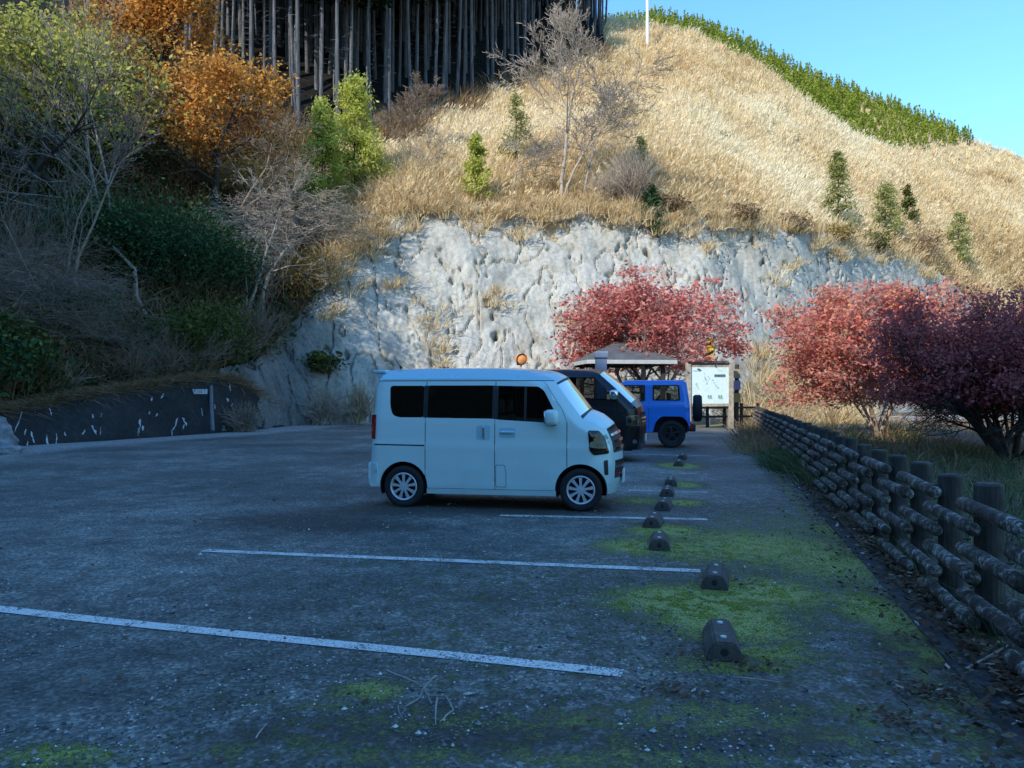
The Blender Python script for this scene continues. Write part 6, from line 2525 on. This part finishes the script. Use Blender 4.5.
    blades(mb, np.concatenate([P, Z[:, None]], 1), D, rng.uniform(.005, .014, n), rng.uniform(.004, .008, n), .8, rng, .6 + .5 * nn + rng.normal(0, .18, n))
    tag(mb.build('moss', 'moss_blades'), 'bright green moss cushions around the wheel stops', 'moss', kind='stuff')
    # moss tufts at distant wheel stops
    # leaf litter
    mb = MB()
    N = 9000
    y = 2.2 + 24 * rng.uniform(0, 1, N) ** 1.6
    x = fence_x(y) - .26 + np.abs(rng.normal(0, .22, N))
    out = rng.uniform(0, 1, N) < .42
    x = np.where(out, x - .02 - np.abs(rng.normal(0, .26, N)), x)
    P = np.stack([x, y, np.full(N, .03)], 1)
    P[:, 2] += rng.uniform(0, .02, N)
    leaves(mb, P, .028, rng, .42 + rng.normal(0, .25, N), 2.2, .55)
    N = 230
    y = 2.6 + 12 * rng.uniform(0, 1, N) ** 1.5
    x = rng.uniform(-.62, .42, N) * y
    x = np.minimum(x, fence_x(y) - .5)
    P = np.stack([x, y, np.array([lot_z(a, b) for a, b in zip(x, y)]) + .012], 1)
    leaves(mb, P, .024, rng, .6 + rng.normal(0, .25, N), 3.5, .55)
    for px, py, n in ((735, 662, 70), (700, 655, 30), (742, 583, 40), (680, 690, 60), (930, 690, 160), (900, 720, 120), (760, 665, 40)):
        gx, gy = gp(px, py)
        q = rng.normal(0, .10, (n, 2)) + [gx, gy]
        P = np.stack([q[:, 0], q[:, 1], np.array([lot_z(a, b) for a, b in q]) + .012], 1)
        leaves(mb, P, .02, rng, .45 + rng.normal(0, .25, n), 2.5, .5)
    tag(mb.build('leaves', 'litter'), 'fallen brown leaves scattered along the kerb and over the asphalt', 'leaves', kind='stuff')
    # loose chippings
    mb = MB()
    N = 26000
    y = 2.5 + 9 * rng.uniform(0, 1, N) ** 1.9
    x = rng.uniform(-.66, .62, N) * y
    ok = x < fence_x(y) - .45
    x, y = x[ok], y[ok]
    nn = np.array([noise.fractal(Vector((a * .8, b * .8, 4.)), .8, 2, 3) for a, b in zip(x, y)])
    ok = nn > -.02
    x, y = x[ok], y[ok]
    n = len(x)
    s = rng.uniform(.003, .0085, n) * np.where(rng.uniform(0, 1, n) < .05, 2.2, 1) * (1 + .25 * np.clip(4 - y, 0, 2))
    oc = np.array([[1, 0, 0], [0, 1, 0], [-1, 0, 0], [0, -1, 0], [0, 0, .8], [0, 0, -.5]])
    Z = np.array([lot_z(a, b) for a, b in zip(x, y)]) + s * .3
    V = np.stack([x, y, Z], 1)[:, None] + (oc[None] * s[:, None, None]) * rng.uniform(.6, 1.3, (n, 6, 1))
    fo = np.array([[0, 1, 4], [1, 2, 4], [2, 3, 4], [3, 0, 4], [1, 0, 5], [2, 1, 5], [3, 2, 5], [0, 3, 5]])
    mb.add(V.reshape(-1, 3), (np.arange(n)[:, None, None] * 6 + fo).reshape(-1, 3), 0, np.repeat(np.clip(.52 + rng.normal(0, .33, n), 0, 1), 6))
    tag(mb.build('gravel', 'pebble'), 'loose grey chippings scattered over the near asphalt', 'gravel', kind='stuff')


build_covers()


def build_twigs():
    def g3(px, py, z=.012):
        x, y = gp(px, py)
        return np.array([x, y, lot_z(x, y) + z])
    T = [('bent pale twig with curling ends in front of the nearest white line', [[(387, 671, .01), (408, 683, .03), (424, 692, .03), (432, 704, .01)], [(424, 692, .03), (436, 684, .05), (438, 680, .03)],
                                                                                [(428, 698, .02), (447, 699, .02), (453, 712, .02), (440, 722, .01)], [(424, 692, .03), (421, 698, .01), (405, 706, .005)], [(437, 700, .02), (436, 724, .005)]], .006),
         ('short thin twig left of the bent pale twig', [[(398, 706, .01), (403, 719, .01)]], .004),
         ('pale broken stick leaning at the foot of the near log fence', [[(962, 671, .02), (985, 663, .05), (1006, 655, .08)]], .012),
         ('thin twig lying before the nearest wheel stop', [[(732, 678, .015), (756, 681, .02), (778, 683, .015)]], .006),
         ('small stick at the lower left of the asphalt', [[(256, 738, .01), (268, 724, .015)]], .005)]
    for lab, chains, r in T:
        mb = MB()
        for ch in chains:
            P = [g3(*c) for c in ch]
            # smooth the chain a little
            Q = []
            for i in range(len(P) - 1):
                for t in (0, .33, .66):
                    Q.append(P[i] * (1 - t) + P[i + 1] * t + np.array([random.Random(i + t).uniform(-.004, .004), 0, 0]))
            Q.append(P[-1])
            Q = np.array(Q)
            rr = np.linspace(r, r * .5, len(Q))
            tubes(mb, Q[:-1], Q[1:], rr[:-1], rr[1:], 6)
        tag(mb.build('twig', 'bark_pale', smooth=True), lab, 'twig')


build_twigs()

# ------------------------------------------------------------------ light, sky, camera
SUN = Vector((-.50, -.65, .57)).normalized()
el = math.asin(SUN.z)
w = bpy.data.worlds.new("World")
scn.world = w
w.use_nodes = True
nt = w.node_tree
sk = nt.nodes.new("ShaderNodeTexSky")
sk.sky_type = 'NISHITA'
sk.sun_disc = False
sk.sun_elevation = el
sk.sun_rotation = math.atan2(SUN.x, SUN.y)
sk.altitude = 0
sk.air_density = 2.0
sk.dust_density = 0
sk.ozone_density = 6.0
tint = nt.nodes.new("ShaderNodeMix")
tint.data_type = 'RGBA'
tint.blend_type = 'MULTIPLY'
tint.inputs[0].default_value = 1
tint.inputs[7].default_value = (.54, .84, 1.14, 1)      # white balance of the photograph, set for the warm sun
nt.links.new(sk.outputs[0], tint.inputs[6])
nt.links.new(tint.outputs[2], nt.nodes['Background'].inputs[0])
nt.nodes['Background'].inputs[1].default_value = .26
ld = bpy.data.lights.new("sun", 'SUN')
ld.energy = 5.0
ld.angle = R(.5)
ld.color = (1, .955, .87)
lo = bpy.data.objects.new("sun", ld)
COL.objects.link(lo)
lo.rotation_euler = SUN.to_track_quat('Z', 'Y').to_euler()

cd = bpy.data.cameras.new("camera")
cd.sensor_width = 36
cd.lens = F / 1024 * 36
cd.clip_end = 2000
cam = bpy.data.objects.new("camera", cd)
COL.objects.link(cam)
cam.location = (0, 0, CH)
cam.rotation_euler = (R(90) + math.atan((HZ - 384) / F), 0, 0)
scn.camera = cam

scn.view_settings.view_transform = 'Standard'
scn.view_settings.look = 'None'
scn.view_settings.exposure = 0
scn.cycles.max_bounces = 6
scn.cycles.transparent_max_bounces = 12
scn.cycles.diffuse_bounces = 3
